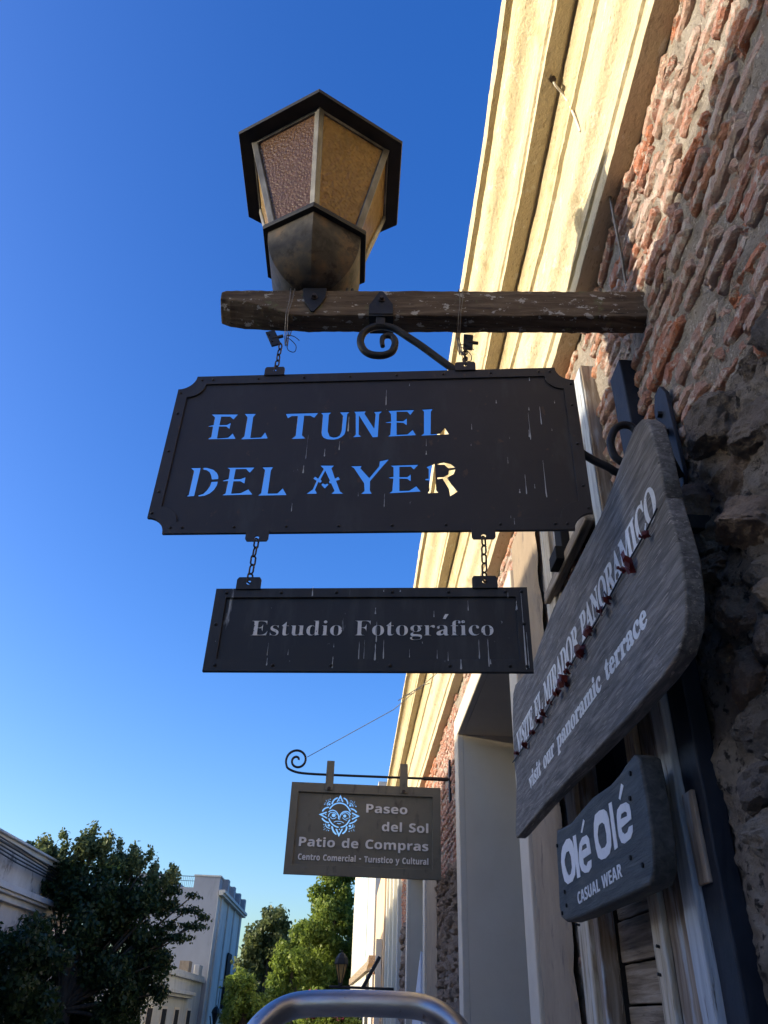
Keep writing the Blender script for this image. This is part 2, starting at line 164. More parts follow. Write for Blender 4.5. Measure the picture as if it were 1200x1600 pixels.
# glyph outlines: font key + letter -> [advance, contours], in 1/1000 em
GLYPHS = json.loads('''{"eA":[437,[[-9,0,-9,18,4,19,14,24,24,30,49,75,206,466,224,465,384,87,411,34,420,25,430,20,443,18,443,0,229,0,229,18,259,21,277,30,283,46,273,81,253,132,103,132,79,71,76,59,75,48,80,32,96,21,124,18,128,18,128,0],
[113,161,242,161,177,319]]],
"eC":[469,[[257,-11,213,-7,174,3,137,20,105,43,78,71,56,104,39,142,29,184,26,228,30,273,39,314,56,351,79,384,106,412,139,435,176,452,216,462,259,465,292,463,328,454,367,440,388,435,402,439,413,449,419,465,437,465,437,308,420,308,403,347,381,380,356,407,328,427,298,439,265,443,198,419,157,347,144,226,159,114,203,46,278,24,305,26,331,33,358,45,383,61,407,81,428,106,447,89,395,33,332,0]]],
"eD":[496,[[20,0,20,17,39,19,53,23,63,30,69,39,73,54,74,75,74,374,72,397,68,415,61,426,50,433,35,437,15,439,15,455,222,455,296,449,357,429,405,396,440,351,461,295,468,228,459,146,430,82,382,36,315,9,228,0],
[222,24,262,30,295,47,319,75,337,115,347,166,351,229,336,342,294,410,223,433,208,432,197,429,190,423,182,385,182,72,190,34,197,29,208,25]]],
"eE":[442,[[14,0,14,17,35,18,51,22,62,30,70,41,74,57,75,78,75,369,74,394,69,413,62,425,51,433,36,437,16,439,16,455,399,455,399,320,383,320,375,357,361,386,340,406,312,420,276,428,232,430,200,428,186,417,183,388,183,246,193,246,221,248,243,256,259,269,272,288,281,313,288,345,304,345,304,118,287,118,273,181,264,195,254,206,241,213,185,222,183,222,183,67,184,53,187,42,192,35,230,28,261,29,289,32,313,39,335,48,354,60,371,75,386,94,399,116,411,143,430,143,402,0]]],
"eF":[405,[[15,0,15,17,36,20,52,26,62,34,69,45,73,62,75,84,75,375,73,396,69,412,61,423,50,430,35,435,14,439,14,455,394,455,394,320,377,320,372,345,365,367,355,385,343,400,328,412,310,420,288,426,261,430,230,431,200,429,186,421,182,398,182,247,190,247,217,250,239,257,256,270,269,289,278,314,284,347,302,347,302,118,285,118,279,154,269,181,257,200,239,213,217,221,189,224,182,224,182,81,188,43,193,34,200,28,210,24,257,17,257,0]]],
"eI":[261,[[13,0,13,17,34,21,50,26,61,32,69,42,74,56,75,75,75,387,74,405,70,419,63,427,52,433,36,437,13,439,13,455,244,455,244,439,223,437,207,433,196,427,188,419,184,405,183,387,183,77,187,44,206,26,246,17,246,0]]],
"eL":[427,[[15,0,15,17,36,20,52,24,62,32,69,43,73,59,75,81,75,379,73,399,69,414,62,425,51,432,36,436,16,439,16,455,250,455,250,439,208,434,199,430,193,424,188,416,182,379,182,83,185,47,200,31,234,28,264,29,291,33,315,40,335,49,354,63,370,80,384,100,397,125,409,154,427,154,402,0]]],
"eM":[634,[[14,0,14,17,34,20,50,24,61,32,69,43,74,58,75,79,75,382,71,416,53,432,15,439,15,455,185,455,317,142,449,455,617,455,617,439,598,436,583,430,573,423,566,412,561,397,560,378,560,85,565,43,582,23,617,17,617,0,396,0,396,17,433,25,450,44,455,83,455,399,288,0,270,0,105,389,105,80,107,57,112,41,120,30,131,23,148,19,169,17,169,0]]],
"eN":[494,[[403,-11,107,350,107,79,108,57,112,42,119,31,129,24,145,20,167,17,167,0,18,0,18,17,54,23,71,41,76,79,76,388,36,433,18,439,18,455,156,455,391,169,391,377,386,414,369,431,331,439,331,455,480,455,480,439,459,436,443,432,433,425,427,414,423,398,422,377,422,-11]]],
"eO":[526,[[261,-11,228,-9,198,-3,169,7,142,21,117,38,94,58,75,81,58,106,45,134,35,163,29,195,28,228,29,260,35,292,45,321,58,349,75,374,95,397,117,417,143,434,170,448,200,458,232,464,265,466,298,464,328,458,357,448,384,435,409,418,431,399,451,376,467,351,481,323,490,293,496,261,498,228,496,195,490,163,481,134,467,106,450,81,430,58,408,38,383,21,355,7,325,-3,294,-9],
[265,12,328,36,367,108,379,228,376,293,365,346,348,389,324,419,294,437,260,443,196,419,158,347,145,228,149,163,159,109,177,67,201,37,230,18]]],
"eP":[418,[[15,0,15,17,36,20,52,24,62,32,69,43,73,59,75,81,75,379,73,398,69,413,62,424,51,431,36,436,16,439,16,455,214,455,265,454,306,449,336,440,357,429,375,415,390,398,400,378,407,356,409,332,404,296,390,266,367,240,334,221,292,209,242,206,182,206,182,81,183,59,187,43,194,32,205,24,221,20,242,17,242,0],
[182,230,201,230,231,232,255,240,272,253,283,271,290,297,292,329,290,361,285,387,275,406,261,420,241,428,216,431,189,424,182,398]]],
"eR":[473,[[15,0,15,17,36,20,52,24,62,32,69,43,73,59,75,81,75,379,73,398,69,413,62,424,51,431,36,436,16,439,16,455,217,455,278,452,329,442,367,426,395,403,412,372,417,334,406,285,372,248,315,224,432,50,452,26,478,17,480,17,480,0,338,0,201,212,182,212,182,81,183,59,187,43,194,32,205,24,221,20,242,17,242,0],
[182,234,203,234,235,236,261,245,280,258,293,278,301,304,304,336,295,389,268,421,224,431,209,430,197,427,190,422,182,385]]],
"eS":[391,[[43,-11,43,158,62,158,75,113,91,77,111,50,136,30,164,19,197,15,220,17,241,24,257,36,269,51,276,69,279,89,273,117,255,140,225,160,163,191,127,210,99,231,77,253,62,276,53,302,50,332,52,358,57,381,67,403,80,421,96,437,115,449,136,459,160,464,185,466,229,461,282,448,291,446,300,445,310,447,317,454,320,466,339,466,339,319,322,319,315,343,305,365,293,385,280,402,265,417,248,429,231,438,213,443,194,445,173,443,155,437,140,426,128,413,122,398,120,380,121,364,127,349,137,336,189,303,253,273,317,233,331,219,342,204,350,188,359,133,357,106,350,80,339,58,323,38,304,21,281,8,254,-2,225,-8,192,-10,158,-8,126,1,98,9,85,12,69,7,61,-11]]],
"eT":[424,[[92,0,92,17,114,19,130,23,142,31,150,42,154,59,156,81,156,433,149,433,116,430,88,420,65,403,47,380,35,352,29,318,11,318,11,455,410,455,410,317,394,317,375,382,333,420,269,433,263,433,263,81,265,58,269,41,276,30,288,23,305,19,328,17,328,0]]],
"eV":[428,[[212,-13,44,381,22,420,14,429,1,435,-14,439,-14,455,211,455,211,439,166,432,159,427,154,419,152,410,161,378,259,143,348,377,355,409,353,419,349,427,342,432,299,439,299,455,442,455,442,439,429,437,418,434,408,427,382,383,230,-13]]],
"ea":[344,[[255,-10,226,-5,208,10,200,35,168,11,133,-4,95,-9,74,-6,55,0,40,11,29,26,22,43,20,63,25,91,39,115,63,136,98,155,143,173,199,190,199,241,197,258,193,272,187,282,177,290,164,294,148,296,123,293,109,286,104,274,113,257,123,231,121,220,117,210,110,202,100,196,90,192,77,191,64,192,54,196,45,203,38,212,34,223,33,236,35,252,40,266,49,278,62,290,77,300,95,308,115,314,137,317,162,318,205,315,239,307,263,292,280,271,290,244,293,210,293,62,295,40,304,34,320,42,329,28,306,7,281,-6],
[151,34,174,41,199,63,199,169,154,151,127,123,118,84,122,56,133,39]]],
"ec":[294,[[156,-10,131,-8,108,-1,87,11,67,26,51,45,38,68,28,93,21,120,19,150,22,181,29,210,40,237,55,260,74,280,96,297,120,309,146,317,175,319,204,317,230,310,250,298,265,283,274,265,277,245,276,233,272,223,266,215,258,209,248,205,236,204,214,209,201,225,196,251,197,261,197,271,194,286,185,294,169,297,138,285,118,248,112,187,115,142,123,105,137,76,156,55,178,42,204,38,227,42,250,53,271,72,285,60,248,21,205,-2]]],
"ed":[370,[[140,-10,117,-8,97,-1,78,10,61,26,47,44,35,66,26,91,21,118,19,147,21,180,27,210,36,237,48,261,63,281,81,297,101,309,123,316,146,318,175,314,201,301,223,280,223,401,222,413,218,423,212,430,176,439,176,455,319,455,319,75,325,41,330,35,340,30,353,28,353,11,315,8,271,1,223,-10,223,39,201,12,173,-5],
[171,28,182,30,192,34,202,41,211,51,218,62,223,76,223,242,220,252,214,262,206,270,174,281,155,277,141,267,130,250,123,225,119,193,118,153,119,115,123,83,130,58,140,42,153,32]]],
"ee":[301,[[154,-10,129,-8,106,-1,85,10,66,26,50,45,37,69,27,95,21,125,19,157,21,187,28,215,38,240,51,263,68,282,87,298,109,309,132,316,157,318,193,314,224,301,249,280,268,251,279,216,283,173,283,166,117,166,127,97,154,56,199,42,225,47,248,62,270,86,285,73,248,27,205,-1],
[116,192,201,192,201,215,193,277,186,288,175,295,161,297,136,286,121,255,116,203]]],
"ef":[214,[[15,0,15,16,40,22,50,35,52,73,52,277,16,277,16,310,52,310,52,353,56,386,67,413,85,436,109,452,139,461,174,465,200,463,222,456,240,446,253,432,261,417,263,400,262,386,258,375,252,367,244,360,235,357,224,355,195,365,189,372,186,381,185,391,193,420,196,426,197,433,196,438,190,442,180,443,168,442,159,437,153,430,148,390,148,310,203,310,203,277,148,277,148,65,149,47,152,34,158,26,167,20,181,17,199,16,199,0]]],
"eg":[327,[[146,-140,106,-138,73,-132,48,-122,29,-108,18,-92,14,-75,20,-54,38,-38,69,-26,44,-10,29,9,24,30,26,46,32,61,42,74,57,86,77,98,102,110,58,135,31,169,22,212,24,232,30,251,40,268,53,282,69,295,88,305,109,312,132,317,157,318,183,317,208,312,233,304,317,304,317,268,268,268,281,248,289,226,291,203,290,185,285,167,276,151,264,137,250,125,234,116,215,108,194,104,172,103,157,103,142,104,112,94,106,87,102,80,101,71,105,59,119,51,141,49,175,49,259,40,277,33,292,24,303,13,310,-1,314,-18,316,-37,311,-67,296,-92,272,-113,239,-128,197,-137],
[157,124,172,127,183,134,190,146,195,163,198,184,199,211,198,238,195,260,190,276,183,288,172,295,157,297,143,295,132,288,124,276,118,260,115,238,114,211,115,184,118,163,124,146,132,134,143,127],
[161,-116,218,-111,252,-94,263,-66,262,-55,257,-47,249,-41,205,-34,97,-34,84,-45,76,-58,73,-73,76,-84,83,-94,95,-103,111,-111,133,-115]]],
"ei":[199,[[101,362,87,364,75,368,65,376,57,387,52,399,50,412,52,426,57,438,65,449,75,457,87,462,101,463,114,462,126,457,137,449,145,438,150,426,151,412,149,399,145,387,136,376,126,368,114,364],
[18,0,18,16,45,26,52,56,52,252,47,285,20,293,21,310,148,310,148,56,154,26,180,16,180,0]]],
"em":[554,[[18,0,18,16,45,26,52,56,52,253,46,284,40,289,31,293,19,294,19,310,146,310,146,265,173,294,204,312,237,318,277,312,305,293,320,261,348,293,381,312,418,318,465,306,494,271,504,212,504,56,510,26,516,21,524,17,536,16,536,0,377,0,377,16,389,18,397,21,403,26,410,56,410,217,404,258,398,265,389,270,377,271,358,268,341,256,324,237,324,56,331,26,336,21,345,18,356,16,356,0,199,0,199,16,211,18,219,21,225,26,232,56,232,217,226,258,220,265,211,270,199,271,180,267,162,255,146,235,146,56,152,27,158,21,166,18,177,16,177,0]]],
"en":[381,[[18,0,18,16,45,26,52,56,52,253,46,284,40,289,31,293,19,294,19,310,148,310,148,267,175,296,207,313,243,318,292,306,321,271,330,212,330,56,337,26,343,21,352,17,363,16,363,0,202,0,202,16,207,16,223,21,232,34,235,56,235,217,229,258,223,265,215,270,203,271,183,267,164,255,148,235,148,56,154,26,160,21,168,17,180,16,180,0]]],
"eo":[337,[[169,-10,140,-8,114,-1,90,11,69,27,52,47,38,70,27,96,21,124,19,154,21,184,27,213,38,239,52,262,69,281,90,297,114,309,140,316,168,318,196,316,222,309,245,298,266,282,283,263,298,240,308,214,315,185,317,154,315,123,308,94,298,69,284,46,266,26,245,11,222,-1,197,-8],
[169,11,186,14,199,24,209,39,217,81,220,154,218,206,214,245,208,271,198,286,185,296,169,299,151,296,138,286,128,271,122,245,118,206,117,154,120,82,128,39,138,24,152,14]]],
"ep":[372,[[17,-139,17,-124,40,-117,50,-101,52,-64,52,243,46,283,19,295,19,310,143,310,143,263,166,294,195,313,230,319,253,317,274,310,293,298,309,283,323,264,335,241,343,216,348,189,350,160,348,128,343,99,334,72,323,48,308,28,291,12,272,0,250,-8,227,-10,196,-5,170,9,148,32,148,-58,152,-99,167,-118,197,-123,197,-139],
[195,28,214,32,229,42,239,59,247,84,251,116,253,154,251,192,247,223,241,248,232,265,218,275,199,278,179,273,162,259,148,235,148,69,160,46,176,33]]],
"er":[288,[[18,0,18,16,45,26,52,56,52,252,46,285,20,293,21,310,146,310,146,252,158,272,172,288,187,301,203,311,218,316,233,318,250,317,264,312,275,304,283,293,288,281,289,266,288,254,284,243,278,234,270,228,260,224,248,222,222,231,207,250,189,260,179,258,171,252,162,241,155,228,151,211,149,192,149,56,150,42,153,32,159,25,197,16,197,0]]],
"es":[289,[[151,-10,132,-8,110,-3,87,6,73,9,64,7,56,1,51,-9,36,-9,36,105,53,105,61,79,72,57,87,39,103,26,121,17,140,15,156,16,168,20,179,27,186,35,191,46,192,58,188,76,176,92,156,105,107,130,85,142,68,155,54,169,45,185,39,202,37,220,40,247,49,270,65,291,86,306,111,316,141,319,166,316,199,308,206,306,213,305,220,306,226,311,230,319,244,319,244,222,228,222,220,244,209,262,196,277,182,288,166,294,149,296,136,295,125,292,116,286,110,278,106,269,105,259,115,232,146,212,191,189,212,178,229,165,241,151,250,136,255,117,257,95,254,65,244,39,228,18,206,2,181,-7]]],
"et":[229,[[124,-9,99,-7,80,-1,66,10,56,26,50,46,48,71,48,279,20,279,20,300,88,369,129,424,144,424,144,310,208,310,208,279,144,279,144,82,149,51,154,45,160,41,168,40,183,44,195,56,206,75,222,66,198,24,165,-1]]],
"eu":[375,[[131,-10,103,-7,81,2,65,17,54,38,48,65,46,97,46,248,39,282,33,289,24,293,11,294,11,310,142,310,142,74,151,46,158,40,166,37,177,36,196,39,213,49,228,66,228,248,221,283,214,289,204,293,189,294,189,310,324,310,324,70,331,39,360,30,360,13,321,10,277,3,228,-10,228,40,216,26,202,13,186,3,169,-4,150,-9]]],
"ev":[307,[[142,-10,38,248,22,281,16,288,8,292,-3,293,-3,310,164,310,164,294,156,294,141,292,132,286,129,276,130,268,185,122,236,253,241,272,237,284,224,292,203,294,203,310,305,310,305,295,294,291,284,286,278,279,260,243,160,-10]]],
"aA":[464,[[0,0,169,482,293,482,463,0,354,0,319,114,144,114,109,0],
[170,199,295,199,259,311,251,340,240,375,232,407,223,374,212,336,204,311]]],
"aC":[428,[[255,-7,208,-3,168,7,133,24,103,47,80,76,62,110,49,149,41,192,39,239,42,286,51,328,65,367,85,402,111,431,141,455,177,472,218,483,264,486,335,477,404,453,371,370,317,392,264,402,228,397,198,382,175,358,157,325,147,285,144,238,147,191,156,152,172,120,195,97,226,83,264,78,323,85,386,103,386,18,324,-1]]],
"aE":[377,[[60,0,60,480,336,480,336,396,162,396,162,291,324,291,324,208,162,208,162,84,336,84,336,0]]],
"aL":[380,[[60,0,60,480,162,480,162,84,357,84,357,0]]],
"aP":[422,[[60,0,60,480,214,480,270,475,315,462,349,440,373,410,387,373,392,330,390,303,384,276,374,252,360,229,340,209,316,193,286,180,249,173,206,171,162,171,162,0],
[162,254,195,254,222,256,245,261,264,271,278,285,286,303,289,326,280,365,253,388,208,396,162,396]]],
"aR":[444,[[60,0,60,480,200,480,260,476,308,464,345,444,371,416,386,380,392,336,390,315,386,296,379,278,346,237,302,209,443,0,330,0,216,184,162,184,162,0],
[162,267,195,267,225,268,249,274,267,283,279,296,286,313,289,333,286,354,278,370,266,382,247,390,223,395,193,396,162,396]]],
"aS":[371,[[167,-7,118,-4,73,6,31,22,31,117,102,90,126,83,150,79,175,77,197,79,215,84,228,92,237,102,242,114,244,128,241,145,232,160,217,172,150,207,114,225,77,253,48,293,41,310,38,329,36,350,41,390,56,423,80,450,113,470,152,482,199,486,270,478,341,453,308,373,249,394,195,402,178,400,163,396,151,388,143,378,137,367,136,353,138,337,146,324,158,313,226,277,289,241,305,227,318,212,329,196,337,178,342,157,343,133,338,93,323,59,297,31,262,10,219,-2]]],
"aT":[389,[[144,0,144,395,13,395,13,480,375,480,375,395,245,395,245,0]]],
"aU":[508,[[252,-7,193,-1,145,15,107,42,79,78,63,121,57,171,57,480,158,480,158,186,161,151,169,123,183,103,201,89,225,81,255,79,285,81,309,90,327,105,339,126,347,153,349,187,349,480,451,480,451,169,448,137,441,107,429,80,412,55,390,34,363,16,331,4,294,-4]]],
"aW":[650,[[122,0,0,480,100,480,161,218,170,179,179,132,185,92,191,132,199,177,207,211,277,480,373,480,443,211,450,177,459,132,465,92,471,132,480,179,488,218,549,480,649,480,527,0,412,0,347,252,342,274,335,306,328,339,324,364,321,339,314,307,308,274,302,251,238,0]]],
"aa":[406,[[142,-7,111,-4,84,6,60,22,43,44,32,73,28,109,33,145,46,174,69,196,101,212,142,222,192,226,256,228,256,244,254,262,249,276,241,287,229,294,215,299,199,300,146,292,95,273,62,341,128,365,203,374,248,371,286,360,316,342,338,317,351,285,355,244,355,0,285,0,266,50,263,50,247,32,231,17,214,7,194,-1,170,-5],
[179,66,200,69,218,75,234,86,246,100,253,118,256,140,256,170,217,169,188,166,166,160,150,151,139,139,133,125,131,109,132,95,137,84,144,76]]],
"ac":[346,[[201,-7,151,-2,109,13,75,39,50,75,35,122,30,181,33,223,40,260,53,291,70,317,91,337,117,353,145,364,176,371,210,373,276,366,324,349,295,271,251,287,210,293,167,281,141,244,132,182,135,148,141,121,153,101,168,86,187,77,210,75,266,83,313,106,313,21,265,0]]],
"ad":[426,[[169,-7,130,-1,97,15,69,41,47,78,35,125,30,183,35,240,48,288,69,325,98,352,132,368,171,373,196,372,218,367,236,358,252,347,266,334,277,320,280,320,275,351,273,393,273,510,373,510,373,0,296,0,277,48,273,48,262,33,248,20,233,9,215,0,193,-5],
[203,73,228,76,248,84,262,98,271,117,277,141,279,171,279,182,278,215,272,242,263,264,249,280,229,289,202,292,182,289,165,279,150,264,140,242,134,214,132,181,134,148,140,121,150,100,165,85,182,76]]],
"ae":[397,[[218,-7,183,-4,151,2,121,14,95,30,73,50,54,76,41,106,33,141,30,181,33,221,40,257,52,288,69,314,89,335,113,352,140,364,170,371,203,373,251,369,291,354,324,330,348,297,363,256,368,207,368,158,132,158,135,132,143,110,157,92,175,79,197,71,223,68,287,75,347,97,347,19,290,0],
[134,225,274,225,272,246,266,265,257,280,243,293,226,300,204,302,186,300,170,294,156,283,145,269,138,249]]],
"ai":[205,[[103,412,88,414,75,417,64,423,55,432,50,445,48,461,50,478,55,491,64,500,103,510,141,500,150,491,155,478,157,461,155,445,150,432,141,423],
[52,0,52,367,152,367,152,0]]],
"al":[205,[[52,0,52,510,152,510,152,0]]],
"am":[660,[[52,0,52,367,129,367,142,320,148,320,160,337,176,350,194,361,213,368,234,372,255,373,280,372,303,368,323,360,340,350,355,336,366,320,375,320,387,337,403,350,421,361,442,368,462,372,483,373,521,370,553,359,577,342,595,316,606,282,609,239,609,0,509,0,509,214,503,258,485,285,454,293,430,290,411,281,398,265,388,244,383,217,381,184,381,0,281,0,281,214,275,258,256,285,226,293,201,290,182,280,168,262,159,238,154,209,152,173,152,0]]],
"an":[442,[[52,0,52,367,129,367,142,320,148,320,161,337,177,350,196,361,217,368,238,372,261,373,297,370,329,359,355,342,375,316,387,282,391,239,391,0,291,0,291,214,289,238,285,258,277,274,265,285,250,291,232,293,204,290,184,280,169,262,160,238,154,209,152,173,152,0]]],
"ao":[416,[[207,-7,174,-4,144,3,116,15,91,32,70,54,53,80,40,111,33,145,30,184,36,240,51,287,78,324,114,352,157,368,209,373,242,371,272,364,300,351,325,334,346,313,363,287,375,257,383,223,385,184,380,128,364,81,337,43,302,15,258,-1],
[208,74,232,77,251,86,266,102,276,123,281,151,283,184,281,217,276,244,266,266,251,281,232,290,208,293,184,290,164,281,150,266,140,244,134,217,132,184,134,151,140,123,150,102,164,86,184,77]]],
"ap":[426,[[52,-161,52,367,134,367,148,319,152,319,192,357,210,366,232,372,257,373,295,368,328,352,357,325,378,288,391,241,395,184,390,127,377,79,355,42,326,15,293,-1,254,-7,229,-5,208,0,191,8,152,40,147,40,152,-13,152,-161],
[226,75,247,78,263,87,276,103,286,125,291,152,293,185,285,245,262,281,224,293,201,291,183,283,170,269,161,250,155,226,152,195,152,185,154,152,159,125,168,103,182,87,201,78]]],
"ar":[305,[[52,0,52,367,128,367,143,305,148,305,160,323,175,339,192,353,212,364,234,371,257,373,275,373,291,371,283,277,270,279,254,280,205,271,190,264,178,254,167,242,159,227,154,208,152,187,152,0]]],
"as":[334,[[152,-7,86,-2,31,15,31,97,95,75,155,66,173,67,187,70,197,75,204,82,208,89,210,98,204,115,183,132,130,156,74,185,60,195,49,207,41,220,35,235,31,252,30,271,35,303,48,328,70,348,99,362,134,371,175,373,240,367,304,345,274,273,223,292,174,300,149,297,135,289,130,275,135,260,157,244,206,223,261,196,275,187,286,175,296,162,303,147,307,129,308,109,304,75,291,46,269,23,238,7,199,-3]]],
"at":[292,[[178,-7,119,4,103,13,90,25,78,41,70,61,65,86,63,115,63,291,15,291,15,334,71,367,99,445,163,445,163,367,266,367,266,291,163,291,163,115,165,102,169,92,175,84,184,78,195,74,207,73,239,77,270,85,270,10,230,-2]]],
"au":[442,[[181,-7,144,-3,112,7,86,25,66,51,54,85,50,128,50,367,150,367,150,152,152,129,157,109,165,93,176,82,191,75,210,73,237,77,258,87,272,104,281,128,287,158,289,194,289,367,389,367,389,0,312,0,299,47,293,47,280,30,264,16,245,6,225,-1,203,-5]]],
"ay":[383,[[74,-161,45,-160,23,-156,23,-77,41,-79,62,-81,82,-78,99,-72,112,-61,124,-48,133,-32,140,-15,146,3,0,367,109,367,179,161,187,130,191,97,193,97,198,130,207,161,275,367,382,367,227,-47,211,-82,191,-110,166,-133,138,-148,107,-158]]],
"a\u0131":[205,[[52,0,52,367,152,367,152,0]]]}''')
TUNEL = json.loads('''[[[-4482,29608],[-3720,29587],[-3831,29391],[-3938,29493],[-4186,29500],[-4190,29224],[-3991,29226],[-3889,29302],[-3896,29060],[-3995,29148],[-4194,29153],[-4185,28759],[-3895,28782],[-3794,28922],[-3680,28716],[-4461,28720],[-4356,28821],[-4364,29158],[-4501,29154],[-4478,29200],[-4359,29228],[-4360,29485]],[[-3561,29602],[-3227,29593],[-3302,29456],[-3288,28756],[-3003,28768],[-2919,28938],[-2816,28707],[-3559,28694],[-3462,28818],[-3462,29460]],[[-2427,29570],[-1528,29577],[-1634,29390],[-1747,29464],[-1914,29469],[-1913,28798],[-1805,28682],[-2200,28673],[-2084,28803],[-2087,29462],[-2249,29466],[-2347,29390]],[[-1482,29574],[-1174,29582],[-1248,29478],[-1238,28914],[-1181,28760],[-1073,28716],[-981,28729],[-907,28790],[-870,28929],[-863,29435],[-968,29585],[-672,29583],[-753,29495],[-767,28887],[-790,28789],[-856,28711],[-950,28647],[-1067,28624],[-1231,28641],[-1325,28695],[-1375,28765],[-1399,28881],[-1409,29482]],[[-578,29594],[-246,29597],[-290,29503],[-9,28987],[10,29474],[-50,29566],[201,29584],[105,29471],[95,28687],[-37,28678],[-435,29445],[-412,28798],[-330,28709],[-570,28691],[-489,28800],[-525,29489]],[[336,29597],[1048,29609],[934,29415],[855,29532],[567,29541],[573,29234],[751,29229],[842,29320],[846,29065],[752,29148],[575,29165],[584,28765],[866,28774],[1002,28921],[1095,28721],[340,28692],[421,28777],[432,29157],[286,29160],[295,29201],[431,29225],[418,29462]],[[1229,29612],[1547,29628],[1478,29515],[1470,28759],[1720,28776],[1838,28971],[1956,28731],[1202,28699],[1299,28795],[1298,29520]],[[-4734,27787],[-4463,27786],[-4485,26883],[-4709,26871],[-4638,26935],[-4628,27681]],[[-4396,27790],[-4312,27789],[-4132,27723],[-4014,27608],[-3961,27505],[-3945,27403],[-4110,27390],[-4152,27529],[-4200,27622],[-4296,27695],[-4398,27718]],[[-4118,27335],[-3942,27342],[-3950,27202],[-4003,27063],[-4093,26956],[-4214,26889],[-4367,26868],[-4388,26921],[-4275,26959],[-4194,27066],[-4133,27205]],[[-3788,27778],[-3036,27773],[-3151,27591],[-3267,27712],[-3535,27711],[-3541,27405],[-3368,27412],[-3243,27471],[-3246,27249],[-3355,27321],[-3538,27325],[-3543,26956],[-3307,26972],[-3129,27084],[-2991,26904],[-3796,26892],[-3697,26969],[-3681,27337],[-3821,27330],[-3819,27370],[-3684,27418],[-3684,27704]],[[-2858,27771],[-2555,27776],[-2611,27652],[-2610,26943],[-2368,26946],[-2251,27099],[-2125,26874],[-2871,26869],[-2783,26960],[-2768,27673]],[[-1359,27799],[-974,27791],[-1053,27690],[-944,27380],[-866,27434],[-807,27328],[-908,27293],[-793,26979],[-690,26892],[-1015,26893],[-931,26997],[-1027,27221],[-1060,27210],[-1093,27288],[-1068,27313],[-1206,27617],[-1305,27350],[-1265,27286],[-1306,27234],[-1356,27268],[-1420,27022],[-1356,26903],[-1647,26903],[-1480,27056],[-1406,27305],[-1500,27374],[-1459,27454],[-1372,27385],[-1251,27677]],[[-1245,27241],[-1181,27199],[-1129,27231],[-1089,27180],[-1177,27059],[-1279,27184]],[[-586,27761],[-270,27762],[-311,27681],[-74,27380],[165,27745],[174,27903],[421,27965],[198,27641],[-49,27263],[-43,26982],[14,26881],[-273,26879],[-175,26984],[-194,27201],[-476,27684]],[[433,27759],[1171,27773],[1045,27609],[970,27699],[679,27698],[685,27395],[885,27392],[967,27471],[969,27245],[886,27319],[686,27330],[693,26969],[935,26972],[1108,27105],[1228,26925],[427,26885],[518,26972],[533,27333],[420,27353],[428,27389],[537,27405],[530,27682]],[[1355,27691],[1577,27791],[1601,26972],[1667,26882],[1379,26869],[1442,26974],[1428,27262],[1326,27274],[1341,27325],[1420,27334],[1420,27609]],[[1628,27790],[1800,27831],[1976,27775],[2092,27651],[1915,27628],[1813,27741],[1636,27745]],[[1929,27580],[2096,27603],[2044,27450],[1881,27336],[1966,27162],[2134,26909],[1944,26772],[1919,26984],[1764,27310],[1641,27294],[1633,27366],[1794,27374],[1912,27452]]]''')
OLE = json.loads('''[[[2678,2079],[2656,2095],[2600,2107],[2560,2103],[2532,2088],[2516,2064],[2515,2021],[2533,1994],[2571,1981],[2632,1981],[2669,1995],[2686,2023],[2691,2055]],[[2644,2054],[2615,2071],[2581,2070],[2562,2050],[2562,2019],[2582,2004],[2610,2002],[2631,2018],[2646,2039]],[[2517,2101],[2483,2099],[2475,1980],[2513,1981]],[[2382,2123],[2370,2116],[2409,2090],[2422,2094]],[[2469,2044],[2450,2067],[2414,2078],[2366,2076],[2346,2063],[2341,2039],[2341,2022],[2428,2022],[2426,2007],[2401,1997],[2380,2006],[2345,2006],[2350,1987],[2385,1979],[2425,1983],[2456,1994],[2473,2014]],[[2435,2044],[2423,2056],[2392,2057],[2376,2053],[2374,2043]],[[2279,2090],[2259,2109],[2214,2111],[2174,2106],[2149,2094],[2138,2073],[2136,2040],[2143,2009],[2166,1992],[2208,1987],[2248,1990],[2275,2000],[2286,2024],[2291,2058]],[[2255,2057],[2236,2076],[2203,2078],[2181,2068],[2175,2042],[2180,2021],[2201,2014],[2236,2016],[2254,2035]],[[2124,2109],[2097,2108],[2093,1994],[2122,1993]],[[2001,2131],[1985,2122],[2023,2095],[2035,2102]],[[2069,2066],[2058,2079],[2028,2085],[1984,2081],[1963,2071],[1958,2055],[1961,2036],[2045,2032],[2043,2022],[2025,2013],[2003,2014],[1987,2023],[1959,2022],[1964,2007],[1986,1996],[2035,1993],[2059,1999],[2073,2017],[2075,2038]],[[2043,2053],[2030,2063],[2002,2063],[1987,2057],[1989,2049]]]''')
